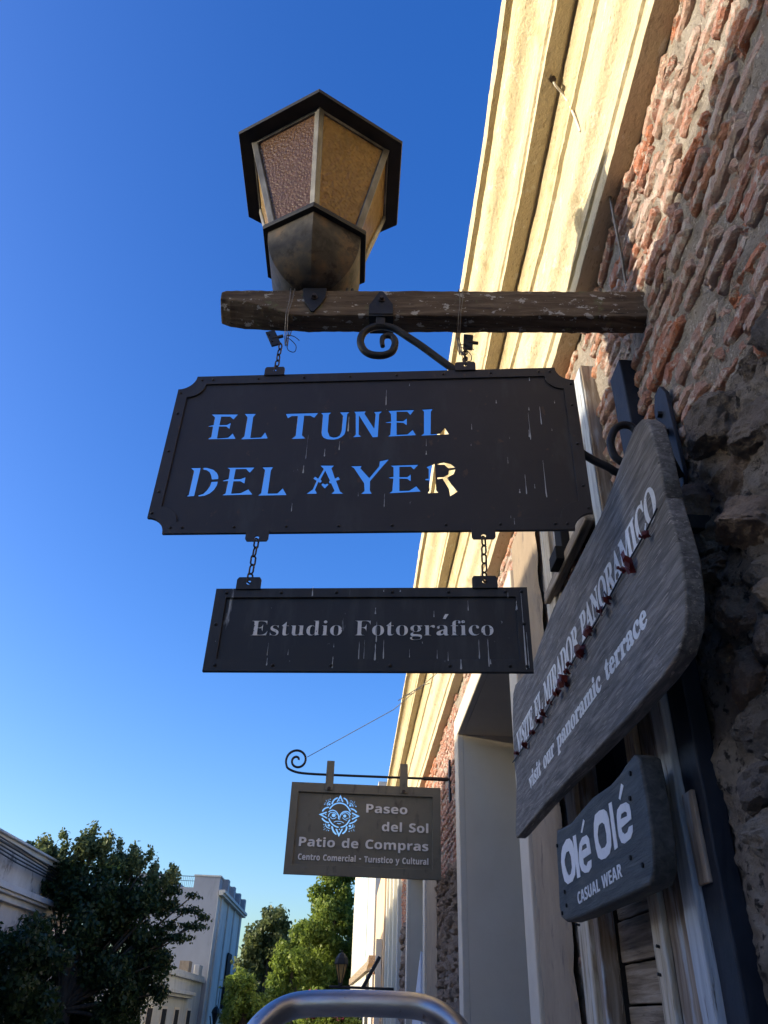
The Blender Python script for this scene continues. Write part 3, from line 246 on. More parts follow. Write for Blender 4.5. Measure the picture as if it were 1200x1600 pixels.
STAINS = json.loads('''[[[276,30327,29771,5],[297,29635,29612,2],[-695,29415,28884,7],[-1741,28802,27993,2],[-1263,28319,28067,6],[-1769,27788,27543,7],[-1954,26639,26371,4],[1357,28597,28343,2],[1357,28197,28072,6],[-894,28566,28268,4],[330,26872,26470,3],[4143,30671,30530,5],[3213,29866,29753,5],[4053,29594,29482,5],[4023,29417,28492,4],[3997,28830,28575,6],[4337,29608,28994,5],[4586,28858,28772,2],[2537,29062,28868,3],[2505,28400,28338,3],[3493,28608,28545,2],[3638,26951,26836,6],[3798,27396,26796,5],[4010,27099,26964,3],[4273,27826,26694,5],[3379,26184,25929,4],[3448,26074,25892,3],[3809,26105,25960,3],[4083,26083,25956,3],[1235,26103,26048,5],[4737,29798,29708,3],[3405,27946,27743,2],[-2740,27562,27441,2],[-325,26922,26805,2],[902,30542,30448,3],[1900,27373,27274,2]],[[-1225,24238,23992,6],[398,24148,24099,4],[776,24146,24097,5],[224,23729,23570,5],[265,23382,22891,5],[257,22831,22445,6],[435,22952,22504,5],[-96,22876,22474,3],[13,22951,22503,2],[1592,22713,22507,3],[2095,22479,22248,7],[2492,22953,22509,5],[2685,22953,22307,5],[2719,22481,22365,6],[2286,23913,23644,3],[3347,23862,23641,7],[3462,24117,22253,6],[3518,23103,22281,3],[-2080,22498,22321,5],[-650,22531,22267,5],[-658,22860,22770,3],[1528,23646,23489,3],[3175,24070,23958,4],[1274,22907,22862,3],[-2109,22874,22572,2],[998,22727,22535,2],[1825,22654,22435,3],[-1651,22723,22588,2]]]''')
# ------------------------------------------------------------------ builders
def wl(o):
    v = Vector((0, 0, 0))
    while o: v += o.location; o = o.parent
    return v
def link(name, me, mat, parent=None, kind=None):
    o = bpy.data.objects.new(name, me); COL.objects.link(o)
    if mat and not me.materials: me.materials.append(mat)
    if parent: o.parent = parent
    if kind: o['kind'] = kind
    return o
def thing(name, label, cat, loc, group=None):
    o = bpy.data.objects.new(name, None); COL.objects.link(o); o.location = loc; o.empty_display_size = .1
    o['label'] = label; o['category'] = cat
    if group: o['group'] = group
    return o
def tag(o, label, cat, group=None):
    o['label'] = label; o['category'] = cat
    if group: o['group'] = group
    return o
class MB:
    def __init__(s): s.V = []; s.F = []
    def add(s, V, F):
        b = len(s.V); s.V += [tuple(v) for v in V]; s.F += [tuple(i+b for i in f) for f in F]; return s
    def box(s, x0, x1, y0, y1, z0, z1, M=None):
        V = [Vector((x, y, z)) for x in (x0, x1) for y in (y0, y1) for z in (z0, z1)]
        if M: V = [M @ v for v in V]
        return s.add(V, [(0, 1, 3, 2), (4, 6, 7, 5), (0, 4, 5, 1), (2, 3, 7, 6), (0, 2, 6, 4), (1, 5, 7, 3)])
    def tube(s, P, r, n=8, flat=None, closed=False):
        P = [Vector(p) for p in P]; k = len(P); rs = r if isinstance(r, (list, tuple)) else [r]*k
        T = [((P[(i+1) % k] if closed or i < k-1 else P[i])-(P[i-1] if closed or i > 0 else P[i])).normalized() for i in range(k)]
        up = Vector((0, 0, 1)) if abs(T[0].z) < .9 else Vector((0, 1, 0))
        a = T[0].cross(up).normalized(); V = []
        for i in range(k):
            a = (a-T[i]*a.dot(T[i])).normalized(); b = T[i].cross(a)
            for j in range(n):
                t = 2*PI*(j+.5)/n; ra = rs[i]; rb = rs[i] if flat is None else flat
                V.append(P[i]+a*math.cos(t)*ra+b*math.sin(t)*rb)
        F = [(i*n+j, i*n+(j+1) % n, ((i+1) % k)*n+(j+1) % n, ((i+1) % k)*n+j) for i in range(k if closed else k-1) for j in range(n)]
        if not closed: F += [tuple(range(n))[::-1], tuple((k-1)*n+j for j in range(n))]
        return s.add(V, F)
    def ball(s, c, r, n=8, m=5, sq=(1, 1, 1)):
        V = []; F = []
        for i in range(m+1):
            for j in range(n):
                a = PI*i/m; b = 2*PI*j/n; V.append((c[0]+r*sq[0]*math.sin(a)*math.cos(b), c[1]+r*sq[1]*math.sin(a)*math.sin(b), c[2]+r*sq[2]*math.cos(a)))
        F = [(i*n+j, (i+1)*n+j, (i+1)*n+(j+1) % n, i*n+(j+1) % n) for i in range(m) for j in range(n)]
        return s.add(V, F)
    def ring_loft(s, rings, cap0=True, cap1=True):
        n = len(rings[0]); V = [v for r in rings for v in r]
        F = [(i*n+j, i*n+(j+1) % n, (i+1)*n+(j+1) % n, (i+1)*n+j) for i in range(len(rings)-1) for j in range(n)]
        if cap0: F.append(tuple(range(n))[::-1])
        if cap1: F.append(tuple((len(rings)-1)*n+j for j in range(n)))
        return s.add(V, F)
    def build(s, name, mat, parent=None, smooth=False, bevel=0, kind=None, fix=True):
        off = wl(parent) if parent else Vector((0, 0, 0))
        me = bpy.data.meshes.new(name); me.from_pydata([tuple(Vector(v)-off) for v in s.V], [], s.F)
        if fix:
            bm = bmesh.new(); bm.from_mesh(me); bmesh.ops.recalc_face_normals(bm, faces=bm.faces); bm.to_mesh(me); bm.free()
        if smooth: me.shade_smooth()
        o = link(name, me, mat, parent, kind)
        if bevel:
            b = o.modifiers.new('bevel', 'BEVEL'); b.width = bevel; b.segments = 2; b.limit_method = 'ANGLE'
        return o
def frame(O, U, V):
    U = Vector(U).normalized(); V = Vector(V).normalized(); N = U.cross(V)
    return Matrix(((U.x, V.x, N.x, O[0]), (U.y, V.y, N.y, O[1]), (U.z, V.z, N.z, O[2]), (0, 0, 0, 1)))
def plate(name, polys, t, M, mat, parent=None, off=0, bevel=0, kind=None, res=1, fat=0):
    """flat sheet of thickness t with even-odd holes, in the plane of M; off lifts it along the normal."""
    c = bpy.data.curves.new('tmp', 'CURVE'); c.dimensions = '2D'; c.fill_mode = 'BOTH'; c.extrude = max(t/2-bevel, 0); c.bevel_depth = bevel; c.bevel_resolution = res; c.offset = fat-bevel
    for p in polys:
        s = c.splines.new('POLY'); s.points.add(len(p)-1); s.use_cyclic_u = True
        for i, q in enumerate(p): s.points[i].co = (q[0], q[1], 0, 1)
    o = bpy.data.objects.new('tmp', c); COL.objects.link(o)
    me = bpy.data.meshes.new_from_object(o); bpy.data.objects.remove(o); bpy.data.curves.remove(c)
    me.name = name; me.materials.clear()
    L = wl(parent) if parent else Vector((0, 0, 0))
    me.transform(Matrix.Translation(-L) @ M @ Matrix.Translation((0, 0, off)))
    return link(name, me, mat, parent, kind)
def circle(cx, cy, r, n=14): return [(cx+r*math.cos(2*PI*i/n), cy+r*math.sin(2*PI*i/n)) for i in range(n)]
def text_polys(s, font, x0, x1, y0, size, kern=0, bold=0, y1=None):
    """laid-out glyph outlines between x0 and x1 with baseline y0 (rising to y1); list per letter"""
    pen = 0; G = []
    for ch in s:
        if ch == ' ': pen += 260; continue
        if ch == '-': G.append([[(pen+40, 210), (pen+240, 210), (pen+240, 300), (pen+40, 300)]]); pen += 300; continue
        base = {'á': 'a', 'é': 'e'}.get(ch, ch)
        adv, P = GLYPHS[font+base]
        gp = [[(pen+q[i], q[i+1]) for i in range(0, len(q), 2)] for q in P]
        if ch != base: gp.append([(pen+170, 500), (pen+250, 480+0), (pen+330, 650), (pen+235, 655)])
        G.append(gp); pen += adv+kern
    a = min(p[0] for g in G for q in g for p in q); b = max(p[0] for g in G for q in g for p in q)
    k = (x1-x0)/(b-a); out = []
    for g in G:
        og = []
        for q in g:
            n = len(q); A = sum(q[i][0]*q[(i+1) % n][1]-q[(i+1) % n][0]*q[i][1] for i in range(n))
            r = [(x0+(p[0]-a)*k, y0+((y1-y0)*((p[0]-a)/(b-a)) if y1 is not None else 0)+p[1]/1000*size) for p in q]
            og.append(r)
        out.append(og)
    return out
rnd = random.Random(7)
def N3(x, y, z): return noise.noise(Vector((x, y, z)))
def FR(x, y, z, o=4): return noise.fractal(Vector((x, y, z)), 1.0, 2.0, o)
# ================================================================== GROUND
def gz(y): return 0 if y < 14 else -(y-14)*.045
g = MB(); ys = [-200, -40, 0, 14, 60, 150, 1500]
for a, b in zip(ys, ys[1:]): g.add([(-1500, a, gz(a)-.15), (1500, a, gz(a)-.15), (1500, b, gz(b)-.15), (-1500, b, gz(b)-.15)], [(0, 1, 2, 3)])
g.build('ground', mGrass, kind='structure')
g = MB(); ys = [-40, 0, 14, 80]
for a, b in zip(ys, ys[1:]): g.add([(-6.6, a, gz(a)-.13), (-.9, a, gz(a)-.13), (-.9, b, gz(b)-.13), (-6.6, b, gz(b)-.13)], [(0, 1, 2, 3)])
g.build('road', mAsph, kind='structure')
for x0, x1 in ((-.9, 1.0), (-7.8, -6.6)):
    g = MB()
    for a, b in zip(ys, ys[1:]):
        V = [(x, y, z) for y in (a, b) for x, z in ((x0, gz(y)-.14), (x0, gz(y)), (x1, gz(y)), (x1, gz(y)-.14))]
        g.add(V, [(0, 1, 5, 4), (1, 2, 6, 5), (2, 3, 7, 6)])
    g.build('pavement', mPave, kind='structure')
# ================================================================== BRICK BUILDING (right)
def WX(y): return .85-.04*(2-max(y, 0)) if y < 2 else .85
BB = thing('brick_building', 'old brick and rubble building with a cream moulded cornice along the right', 'building', (.85, 0, 0))
def mort(y, z):
    if z < 2.86 and y < 2.3: return WX(y)+.004-.020*FR(y*7, z*8, 3)-.014*FR(y*30, z*32, 9, 4)
    return WX(y)-.010*FR(y*7, z*9, 3)-.008*FR(y*34, z*40, 9, 4)+.005-(.012*max(0, FR(y*3, z*3, 1)) if z < 2.9 else 0)
mt = MB()
def patch(y0, y1, z0, z1, res):
    ny = max(2, int((y1-y0)/res)+1); nz = max(2, int((z1-z0)/res)+1)
    V = [(mort(y0+(y1-y0)*i/(ny-1), z0+(z1-z0)*j/(nz-1)), y0+(y1-y0)*i/(ny-1), z0+(z1-z0)*j/(nz-1)) for i in range(ny) for j in range(nz)]
    mt.add(V, [(i*nz+j, i*nz+j+1, (i+1)*nz+j+1, (i+1)*nz+j) for i in range(ny-1) for j in range(nz-1)])
mt2 = mt; mt = MB(); patch(.2, 2.28, 1.25, 2.865, .0125); mt.build('lower_wall', mShadeMortar, BB, smooth=True, fix=False); mt = mt2
for a in [(.2, 2.28, 2.86, 4.10, .0125), (-5, .2, -1, 4.10, .12), (.2, 2.28, -1, 1.25, .1), (2.28, 2.78, 3.14, 4.10, .014), (2.78, 3.97, 1.2, 4.10, .02), (2.78, 3.97, -1, 1.2, .1),
          (3.97, 6.25, 3.6, 4.10, .03), (6.25, 9.6, -1, 4.10, .04), (9.6, 12.3, 3.4, 4.10, .06), (12.3, 14.4, -1, 4.10, .06)]: patch(*a)
mt.build('wall', mMortar, BB, smooth=True, fix=False)
m = MB().box(1.75, 6, -5, 14.4, -1, 4.6).box(.86, 1.75, -5, 14.4, 4.12, 4.6).box(.9, 1.75, -5.0, -4.9, -1, 4.1).box(.9, 1.75, 14.3, 14.4, -1, 4.1)
m.build('building_core', mDark, BB)
def reveal(y0, y1, z1, depth):
    m = MB().box(.856, .85+depth, y1, y1+.06, -1, z1+.05).box(.856, .85+depth, y0-.06, y0, -1, z1+.05).box(.857, .85+depth, y0, y1, z1, z1+.06)
    m.build('reveal', mPlaster, BB)
reveal(3.97, 6.25, 3.60, .55); reveal(9.6, 12.3, 3.40, .5)
m = MB().box(.86, 1.5, 2.22, 2.28, -1, 3.2).box(.86, 1.5, 2.78, 2.84, -1, 3.2).box(.86, 1.5, 2.28, 2.78, 3.14, 3.2); m.build('reveal', mDark, BB)
for y0, y1, z1, x in ((3.97, 6.25, 3.6, 1.40), (9.6, 12.3, 3.4, 1.35)):
    MB().box(x, x+.04, y0, y1, -.2, z1).build('door', mDark, BB)
# trims round the openings
for y0, y1, z1, near in ((3.97, 6.25, 3.60, .19), (9.6, 12.3, 3.40, .22)):
    m = MB().box(.805, .86, y0-near, y0, -.1, z1).box(.805, .86, y1, y1+.2, -.1, z1).box(.805, .86, y0-near, y1+.2, z1+.001, z1+.17)
    m.build('door_trim', mTrim, BB, bevel=.008)
def slab(name, mat, y0, y1, z0, z1, x, amp=.02, seed=0):
    """thin plaster coat with an uneven outline"""
    ny, nz = 14, 60; V = []; F = []
    for i in range(ny+1):
        for j in range(nz+1):
            u = i/ny; v = j/nz; z = z0+(z1-z0)*v; y = y0+(y1-y0)*u
            if i == 0: y += amp*FR(z*6, seed, 1)*1.5
            if j == nz: z += amp*FR(y*9, seed, 2)
            V.append((x-.003*FR(y*12, z*12, seed)+(.012 if i in (0, ny) or j == nz else 0), y, z))
    F = [(i*(nz+1)+j, i*(nz+1)+j+1, (i+1)*(nz+1)+j+1, (i+1)*(nz+1)+j) for i in range(ny) for j in range(nz)]
    MB().add(V, F).build(name, mat, BB, smooth=True)
slab('plaster_coat', mPlasterB, 3.22, 3.775, -.1, 3.93, .818, .03, 3)
slab('plaster_coat', mPlasterB, 8.30, 9.36, -.1, 3.6, .822, .04, 5)
# brick and stone variants
def brick_mesh(seed):
    r = random.Random(seed); Ly = r.uniform(.13, .29); H = r.uniform(.036, .050); D = .05
    nx, ny, nz = 2, 22, 6; idx = {}; V = []; F = []
    def vid(i, j, k):
        if (i, j, k) not in idx:
            a, b, c = i/nx*2-1, j/ny*2-1, k/nz*2-1
            x, y, z = a*D/2, b*Ly/2, c*H/2
            ex = abs(b)**30; ez = abs(c)**12
            x += .010*(ex+ez)*(1 if a < 0 else 0)
            z *= 1-.15*abs(b)**12; 
            s = seed*3.7
            z += .0025*FR(y*9+s, 1.3, s)+.0025*FR(y*50, z*50, s)
            y += .012*FR(z*25+s, 5.1, s+b*3)*abs(b)
            if a < 0: x += .006*FR(y*9, z*20, s+2)+.003*FR(y*60, z*70, s+7)+(.014 if FR(y*8, z*9, s+20) > .28 else 0)
            idx[(i, j, k)] = len(V); V.append((x, y, z))
        return idx[(i, j, k)]
    for j in range(ny):
        for k in range(nz): F.append((vid(0, j, k), vid(0, j, k+1), vid(0, j+1, k+1), vid(0, j+1, k)))
    for i in range(nx):
        for j in range(ny):
            F.append((vid(i, j, 0), vid(i, j+1, 0), vid(i+1, j+1, 0), vid(i+1, j, 0))); F.append((vid(i, j, nz), vid(i+1, j, nz), vid(i+1, j+1, nz), vid(i, j+1, nz)))
        for k in range(nz):
            F.append((vid(i, 0, k), vid(i+1, 0, k), vid(i+1, 0, k+1), vid(i, 0, k+1))); F.append((vid(i, ny, k), vid(i, ny, k+1), vid(i+1, ny, k+1), vid(i+1, ny, k)))
    return V, F, Ly
def stone_mesh(seed, flat=.35):
    r = random.Random(seed*13+1); bm = bmesh.new(); bmesh.ops.create_icosphere(bm, subdivisions=4, radius=1)
    planes = [(Vector((r.gauss(0, 1), r.gauss(0, 1), r.gauss(0, 1))).normalized(), r.uniform(.55, .85)) for _ in range(24)]
    for v in bm.verts:
        p = v.co.copy()
        for n_, d in planes:
            k = p.dot(n_)
            if k > d: p -= n_*(k-d)*.92
        p += p.normalized()*(.12*FR(p.x*2+seed, p.y*2, p.z*2)+.10*FR(p.x*6, p.y*6+seed, p.z*6, 5))
        v.co = p
    V = [v.co.copy() for v in bm.verts]; F = [tuple(v.index for v in f.verts) for f in bm.faces]; bm.free()
    return V, F
BV = [brick_mesh(s) for s in range(16)]
SV = [stone_mesh(s) for s in range(12)]
def tomesh(nm, V, F, mat):
    me = bpy.data.meshes.new(nm); me.from_pydata([tuple(v) for v in V], [], F)
    bm = bmesh.new(); bm.from_mesh(me); bmesh.ops.recalc_face_normals(bm, faces=bm.faces); bm.to_mesh(me); bm.free()
    me.shade_smooth(); me.set_sharp_from_angle(angle=math.radians(32)); me.materials.append(mat); return me
BM = [tomesh('brick', V, F, mBrick) for V, F, L in BV]; SM = [tomesh('stone', V, F, mStone) for V, F in SV]
nb = [0, 0]
def bricks(y0, y1, z0, z1, single, pitch=.066, skip=None, dens=.93):
    mb = MB(); z = z0; row = 0
    while z < z1:
        y = y0-rnd.uniform(0, .2)
        while y < y1:
            k = rnd.randrange(len(BV)); L = BV[k][2]; cy = y+L/2; y += L+rnd.uniform(.008, .035)
            cz = z+rnd.uniform(-.007, .007)+.012*FR(cy*1.5, z, 4)
            if cy-L*.4 < y0 or cy+L*.4 > y1 or rnd.random() > dens or (skip and skip(cy, cz, L)): continue
            M = Matrix.Translation((WX(cy)+.0140+rnd.uniform(-.006, .007), cy, cz)) @ Matrix.Rotation(rnd.uniform(-.04, .04)+(-.04 if cy < 2 else 0), 4, 'Z') @ Matrix.Rotation(rnd.uniform(-.035, .035), 4, 'X') @ Matrix.Diagonal((1, 1, rnd.uniform(.8, 1.2), 1))
            if single and nb[0] < 290:
                nb[0] += 1; o = link('brick', BM[k], None, BB); M.translation -= BB.location; o.matrix_basis = M
            else: mb.add([M @ Vector(v) for v in BV[k][0]], BV[k][1])
        z += pitch; row += 1
    if mb.V: mb.build('small_bricks', mBrick, BB, smooth=True, kind='stuff')
def stones(y0, y1, z0, z1, single, sc=1, skip=None):
    mb = MB(); z = z0+.06*sc
    while z < z1:
        y = y0; h = rnd.uniform(.10, .19)*sc
        while y < y1:
            L = rnd.uniform(.13, .36)*sc; cy = y+L/2; y += L+rnd.uniform(.0, .025); hh = h*rnd.uniform(.75, 1.2)
            cz = z+rnd.uniform(-.02, .02)*sc+.03*FR(cy*2, z*2, 8)
            if cy+L*.4 > y1+.04 or (skip and skip(cy, cz, L)): continue
            k = rnd.randrange(len(SV))
            M = Matrix.Translation((WX(cy)+.030+rnd.uniform(-.018, .012), cy, cz)) @ Matrix.Rotation(rnd.uniform(-.35, .35), 4, 'X') @ Matrix.Diagonal((rnd.uniform(.065, .095), L*.70, hh*.68, 1)) @ Matrix.Rotation(rnd.uniform(-.5, .5), 4, 'X')
            if single and nb[1] < 280:
                nb[1] += 1; o = link('stone', SM[k], None, BB); M.translation -= BB.location; o.matrix_basis = M
            else: mb.add([M @ Vector(v) for v in SV[k][0]], SV[k][1])
        z += h*.93
    if mb.V: mb.build('small_stones', mStone, BB, smooth=True, kind='stuff')
bricks(.35, 2.25, 2.83, 4.06, True, skip=lambda y, z, L: abs(y-1.65) < .05+L/2 and 3.42 < z < 3.60 or z < 2.80+.09*math.sin(y*5)+.05)
bricks(2.27, 3.22, 3.17, 4.05, True, skip=lambda y, z, L: y > 3.1 and z > 3.99)
bricks(3.03, 3.24, 1.3, 3.15, True, pitch=.085)
bricks(3.24, 6.25, 3.80, 4.05, True, skip=lambda y, z, L: y < 3.9 and z < 3.95)
bricks(6.45, 8.32, 2.72, 4.05, False)
bricks(8.3, 12.3, 3.62, 4.05, False); bricks(12.5, 14.3, 2.9, 4.05, False)
stones(.3, 1.72, 1.05, 2.88, True, .72, skip=lambda y, z, L: z > 2.86-.06*math.sin(y*5))
stones(6.47, 8.25, .9, 2.74, False, .6); stones(12.5, 14.3, .8, 2.9, False, 1)
# cornice
P1 = [(.852, 4.05), (.80, 4.052), (.773, 4.05), (.770, 4.075), (.772, 4.125), (.760, 4.13), (.759, 4.165), (.753, 4.178), (.747, 4.20), (.735, 4.218), (.722, 4.228), (.712, 4.242), (.708, 4.262),
      (.707, 4.33), (.706, 4.455), (.690, 4.46), (.689, 4.485), (.680, 4.495), (.676, 4.52), (.668, 4.54), (.656, 4.55), (.655, 4.575), (.646, 4.576), (.640, 4.565), (.60, 4.563), (.578, 4.563),
      (.577, 4.598), (.567, 4.604), (.566, 4.622), (.560, 4.63), (.556, 4.645), (.553, 4.68), (.545, 4.715), (.530, 4.74), (.508, 4.757), (.488, 4.772), (.476, 4.80), (.468, 4.83), (.462, 4.87), (.436, 4.872), (.434, 4.995), (.45, 5.01), (.86, 5.12)]
P2 = P1[:29]+[(.556, 4.635), (.545, 4.66), (.525, 4.69), (.50, 4.70), (.472, 4.702), (.470, 4.74), (.48, 4.745), (.86, 4.85)]
def sweep(P, y0, y1, dy, seed):
    # refine profile
    Q = []
    for (a, b) in zip(P, P[1:]):
        d = math.hypot(b[0]-a[0], b[1]-a[1]); k = max(1, int(d/.022))
        Q += [(a[0]+(b[0]-a[0])*i/k, a[1]+(b[1]-a[1])*i/k) for i in range(k)]
    Q.append(P[-1]); n = int((y1-y0)/dy)+1; V = []
    for i in range(n+1):
        y = y0+(y1-y0)*i/n; k = 1-.045*min(1, max(0, 2-y)) if y < 2 else 1
        for j, (x, z) in enumerate(Q):
            wob = .0026*FR(y*2.2, x*7, z*7+seed)+.0016*FR(y*11, x*30, z*30+seed)+.0012*FR(y*30, x*60, z*60)
            V.append((x*k-wob, y, z+.004*FR(y*.9, seed, 2)+wob*.6))
    m_ = len(Q); F = [(i*m_+j, (i+1)*m_+j, (i+1)*m_+j+1, i*m_+j+1) for i in range(n) for j in range(m_-1)]
    F += [tuple(range(m_)), tuple(n*m_+j for j in range(m_))[::-1]]
    o = MB().add(V, F).build('cornice', mCream, BB, smooth=True, fix=True)
    e = o.modifiers.new('edges', 'EDGE_SPLIT'); e.split_angle = math.radians(38)
sweep(P1, -3, 7.30, .03, 1); sweep(P2, 7.305, 14.4, .08, 6)
# ================================================================== WOODEN GATE FRAME
GF = thing('wooden_door_frame', 'weathered wooden door frame with peeling paint behind the two painted boards', 'door frame', (.82, 2.5, 0))
def wbox(name, mat, x0, x1, y0, y1, z0, z1, par, bev=.005, seed=0):
    """a timber: long box cut into rings and worn along its length"""
    ln = [x1-x0, y1-y0, z1-z0]; ax = ln.index(max(ln)); n = max(2, int(ln[ax]/.06)); lo = [x0, y0, z0]; hi = [x1, y1, z1]
    o1, o2 = [a for a in range(3) if a != ax]; rings = []
    for i in range(n+1):
        t = lo[ax]+ln[ax]*i/n; r = []
        w1 = .0022*FR(t*5, seed, 1); w2 = .0022*FR(t*5, seed, 4)
        for a, b in ((0, 0), (.33, 0), (.66, 0), (1, 0), (1, .33), (1, .66), (1, 1), (.66, 1), (.33, 1), (0, 1), (0, .66), (0, .33)):
            v = [0, 0, 0]; v[ax] = t; v[o1] = lo[o1]+ln[o1]*a+w1+.0016*FR(t*13, a*3+seed, b*3); v[o2] = lo[o2]+ln[o2]*b+w2+.0016*FR(t*13, a*3+seed, b*3+9); r.append(v)
        rings.append(r)
    return MB().ring_loft(rings).build(name, mat, par, bevel=bev)
wbox('post', mPostW, .805, .885, 2.175, 2.262, 0, 3.80, GF, .004, 1)
wbox('trim_board', mPostB, .800, .804, 2.18, 2.256, 2.3, 3.79, GF, .001, 2)
wbox('trim_board', mPostC, .785, .803, 2.155, 2.235, 0, 2.42, GF, .003, 3)
wbox('post', mPostW, .800, .875, 2.03, 2.15, 0, 2.86, GF, .004, 4)
wbox('trim_board', mPostB, .780, .850, 1.905, 1.985, 0, 2.72, GF, .004, 5)
wbox('trim_board', mPostW, .800, .85, 1.987, 2.027, 0, 2.70, GF, .003, 6)
wbox('post', mPostC, .800, .86, 2.93, 3.02, 0, 3.60, GF, .004, 7)
wbox('post', mPostC, .790, .86, 2.845, 2.926, 0, 3.60, GF, .004, 8)
wbox('post', mPostW, .805, .95, 2.785, 2.842, 0, 3.60, GF, .004, 9)
wbox('head_rail', mPlank, .768, .806, 2.26, 2.93, 3.118, 3.168, GF, .006, 10)
wbox('head_board', mPostC, .800, .83, 2.265, 2.784, 3.172, 3.36, GF, .004, 11)
wbox('cross_rail', mPlank, .86, .90, 2.262, 2.784, 2.05, 2.11, GF, .004, 12)
zz = 1.10
for i, h in enumerate((.12, .11, .125, .115, .10, .11, .12, .10)):
    wbox('plank', mPlank, .868+.004*(i % 3), .892+.004*(i % 3), 2.264, 2.783, zz, zz+h-.006, GF, .004, 20+i); zz += h
    if zz > 2.03: break
MB().box(.93, .95, 2.262, 2.784, 0, 3.14).build('back_panel', mDark, GF)
for y, z in ((2.19, 1.78), (2.21, 1.72), (2.2, 2.0), (2.95, 1.9)): MB().tube([(.79, y, z), (.776, y, z+.003)], .004, 6).build('nail', mIron, GF)
# iron post and plate
IP = thing('iron_post', 'tall navy black steel post standing against the brick wall behind the grey board', 'post', (.76, 1.72, 0))
wbox('upright', mNavy, .798, .848, 1.795, 1.900, 0, 3.455, IP, .005, 31)
wbox('stop_plate', mPostW, .786, .797, 1.83, 1.89, 1.88, 2.08, IP, .003, 32)
WP = thing('wall_plate', 'black iron wall plate with two bolts beside the tip of the grey board', 'bracket', (.82, 1.6, 2.95))
plate('plate', [[(-.045, -.14), (-.02, -.185), (.02, -.185), (.045, -.14), (.045, .14), (.02, .185), (-.02, .185), (-.045, .14)]], .012, frame((.812, 1.605, 2.95), (0, -1, 0), (0, 0, 1)), mNavy, WP, bevel=.001)
for z in (3.05, 2.83): MB().tube([(.806, 1.61, z), (.793, 1.61, z)], .010, 6).build('bolt', mIron, WP)
m = MB().tube([(.80, 1.6, 2.98), (.775, 1.57, 2.95), (.765, 1.55, 2.90), (.77, 1.545, 2.85), (.80, 1.57, 2.80)], .011, 8); m.build('hook', mIron, WP, smooth=True)
# ================================================================== BEAM
def beam_y(x): return 1.5+.065*(.77-x)
BE = thing('wooden_beam', 'rough dark timber beam jutting from the brick wall, carrying the street lamp', 'beam', (.85, 1.53, 3.38))
rings = []; n = 90
for i in range(n+1):
    x = -.484+(.875+.484)*i/n; yf = beam_y(x); d = .068; zt = 3.437+.003*FR(x*7, 1, 1)+.004*abs(FR(x*25, 2, 1))*-1
    hb = .108
    if x < -.255: hb = np.interp(x, [-.484, -.455, -.40, -.32, -.255], [.030, .040, .052, .080, .108])
    if i == 0: zt -= .008
    zb = zt-hb; r = []
    cs = [(0, 0), (.5, 0), (1, 0), (1, .33), (1, .66), (1, 1), (.5, 1), (0, 1), (0, .75), (0, .5), (0, .25)]
    if x < -.255: zb2 = 3.437-np.interp(x, [-.484, -.455, -.40, -.32, -.255], [.075, .09, .10, .105, .108])
    else: zb2 = zb
    for a, b in cs:   # a: depth, b: height
        lowz = zb if a == 0 else (zb2 if a == 1 else (zb+zb2)/2-.004)
        y = yf+d*a; z = lowz+(zt-lowz)*b
        y += .0022*FR(x*14, z*30, a*3+1)+.0015*FR(x*40, z*60, a+2); z += .0018*FR(x*18, a*4, b*4)
        r.append((x, y, z))
    rings.append(r)
MB().ring_loft(rings).build('timber', mBeam, BE, bevel=.0035)
FB = frame((0, beam_y(0)-.004, 0), (1, -.065, 0), (0, 0, 1))
plate('strap', [[(-.236, 3.44), (-.165, 3.44), (-.166, 3.40), (-.175, 3.375), (-.196, 3.338), (-.205, 3.338), (-.226, 3.378), (-.235, 3.405)]], .005, FB, mIron, BE, bevel=.001)
plate('strap', [[(-.033, 3.328), (-.034, 3.365), (-.006, 3.425), (.006, 3.425), (.037, 3.368), (.038, 3.328)]], .005, FB, mIron, BE, bevel=.001)
plate('strap', [[(-.033, 0), (.038, 0), (.038, .070), (-.033, .070)]], .005, frame((0, beam_y(0)-.004, 3.324), (1, -.065, 0), (.065, 1, 0)), mIron, BE)
for x, z in ((-.200, 3.398), (.002, 3.388)):
    m = MB().tube([(x, beam_y(x)-.004, z), (x, beam_y(x)-.010, z)], .011, 12); m.tube([(x, beam_y(x)-.009, z), (x, beam_y(x)-.019, z)], .0065, 6); m.build('bolt', mChain, BE)
# scroll brace
SB = thing('scroll_brace', 'wrought iron brace with a scroll under the beam, passing behind the large cut-out sign', 'bracket', (.0, 1.56, 3.2))
px = [(.012, 3.212), (.009, 3.232), (.012, 3.250), (.026, 3.258), (.040, 3.252), (.047, 3.229), (.040, 3.196), (.022, 3.180), (.002, 3.175), (-.022, 3.178), (-.042, 3.194), (-.053, 3.225), (-.049, 3.255), (-.036, 3.276), (-.016, 3.291), (.006, 3.296), (.030, 3.293), (.050, 3.284), (.083, 3.257), (.126, 3.221), (.22, 3.135), (.40, 2.990)]
pts = [(x, 1.562+.012*max(0, x), z) for x, z in px]+[(.569, 1.60, 2.881), (.624, 1.603, 2.850), (.650, 1.61, 2.838), (.686, 1.62, 2.850), (.716, 1.62, 2.884), (.732, 1.62, 2.945), (.723, 1.62, 3.001), (.698, 1.62, 3.014), (.670, 1.62, 2.996), (.651, 1.62, 2.949), (.655, 1.62, 2.902), (.673, 1.62, 2.881)]
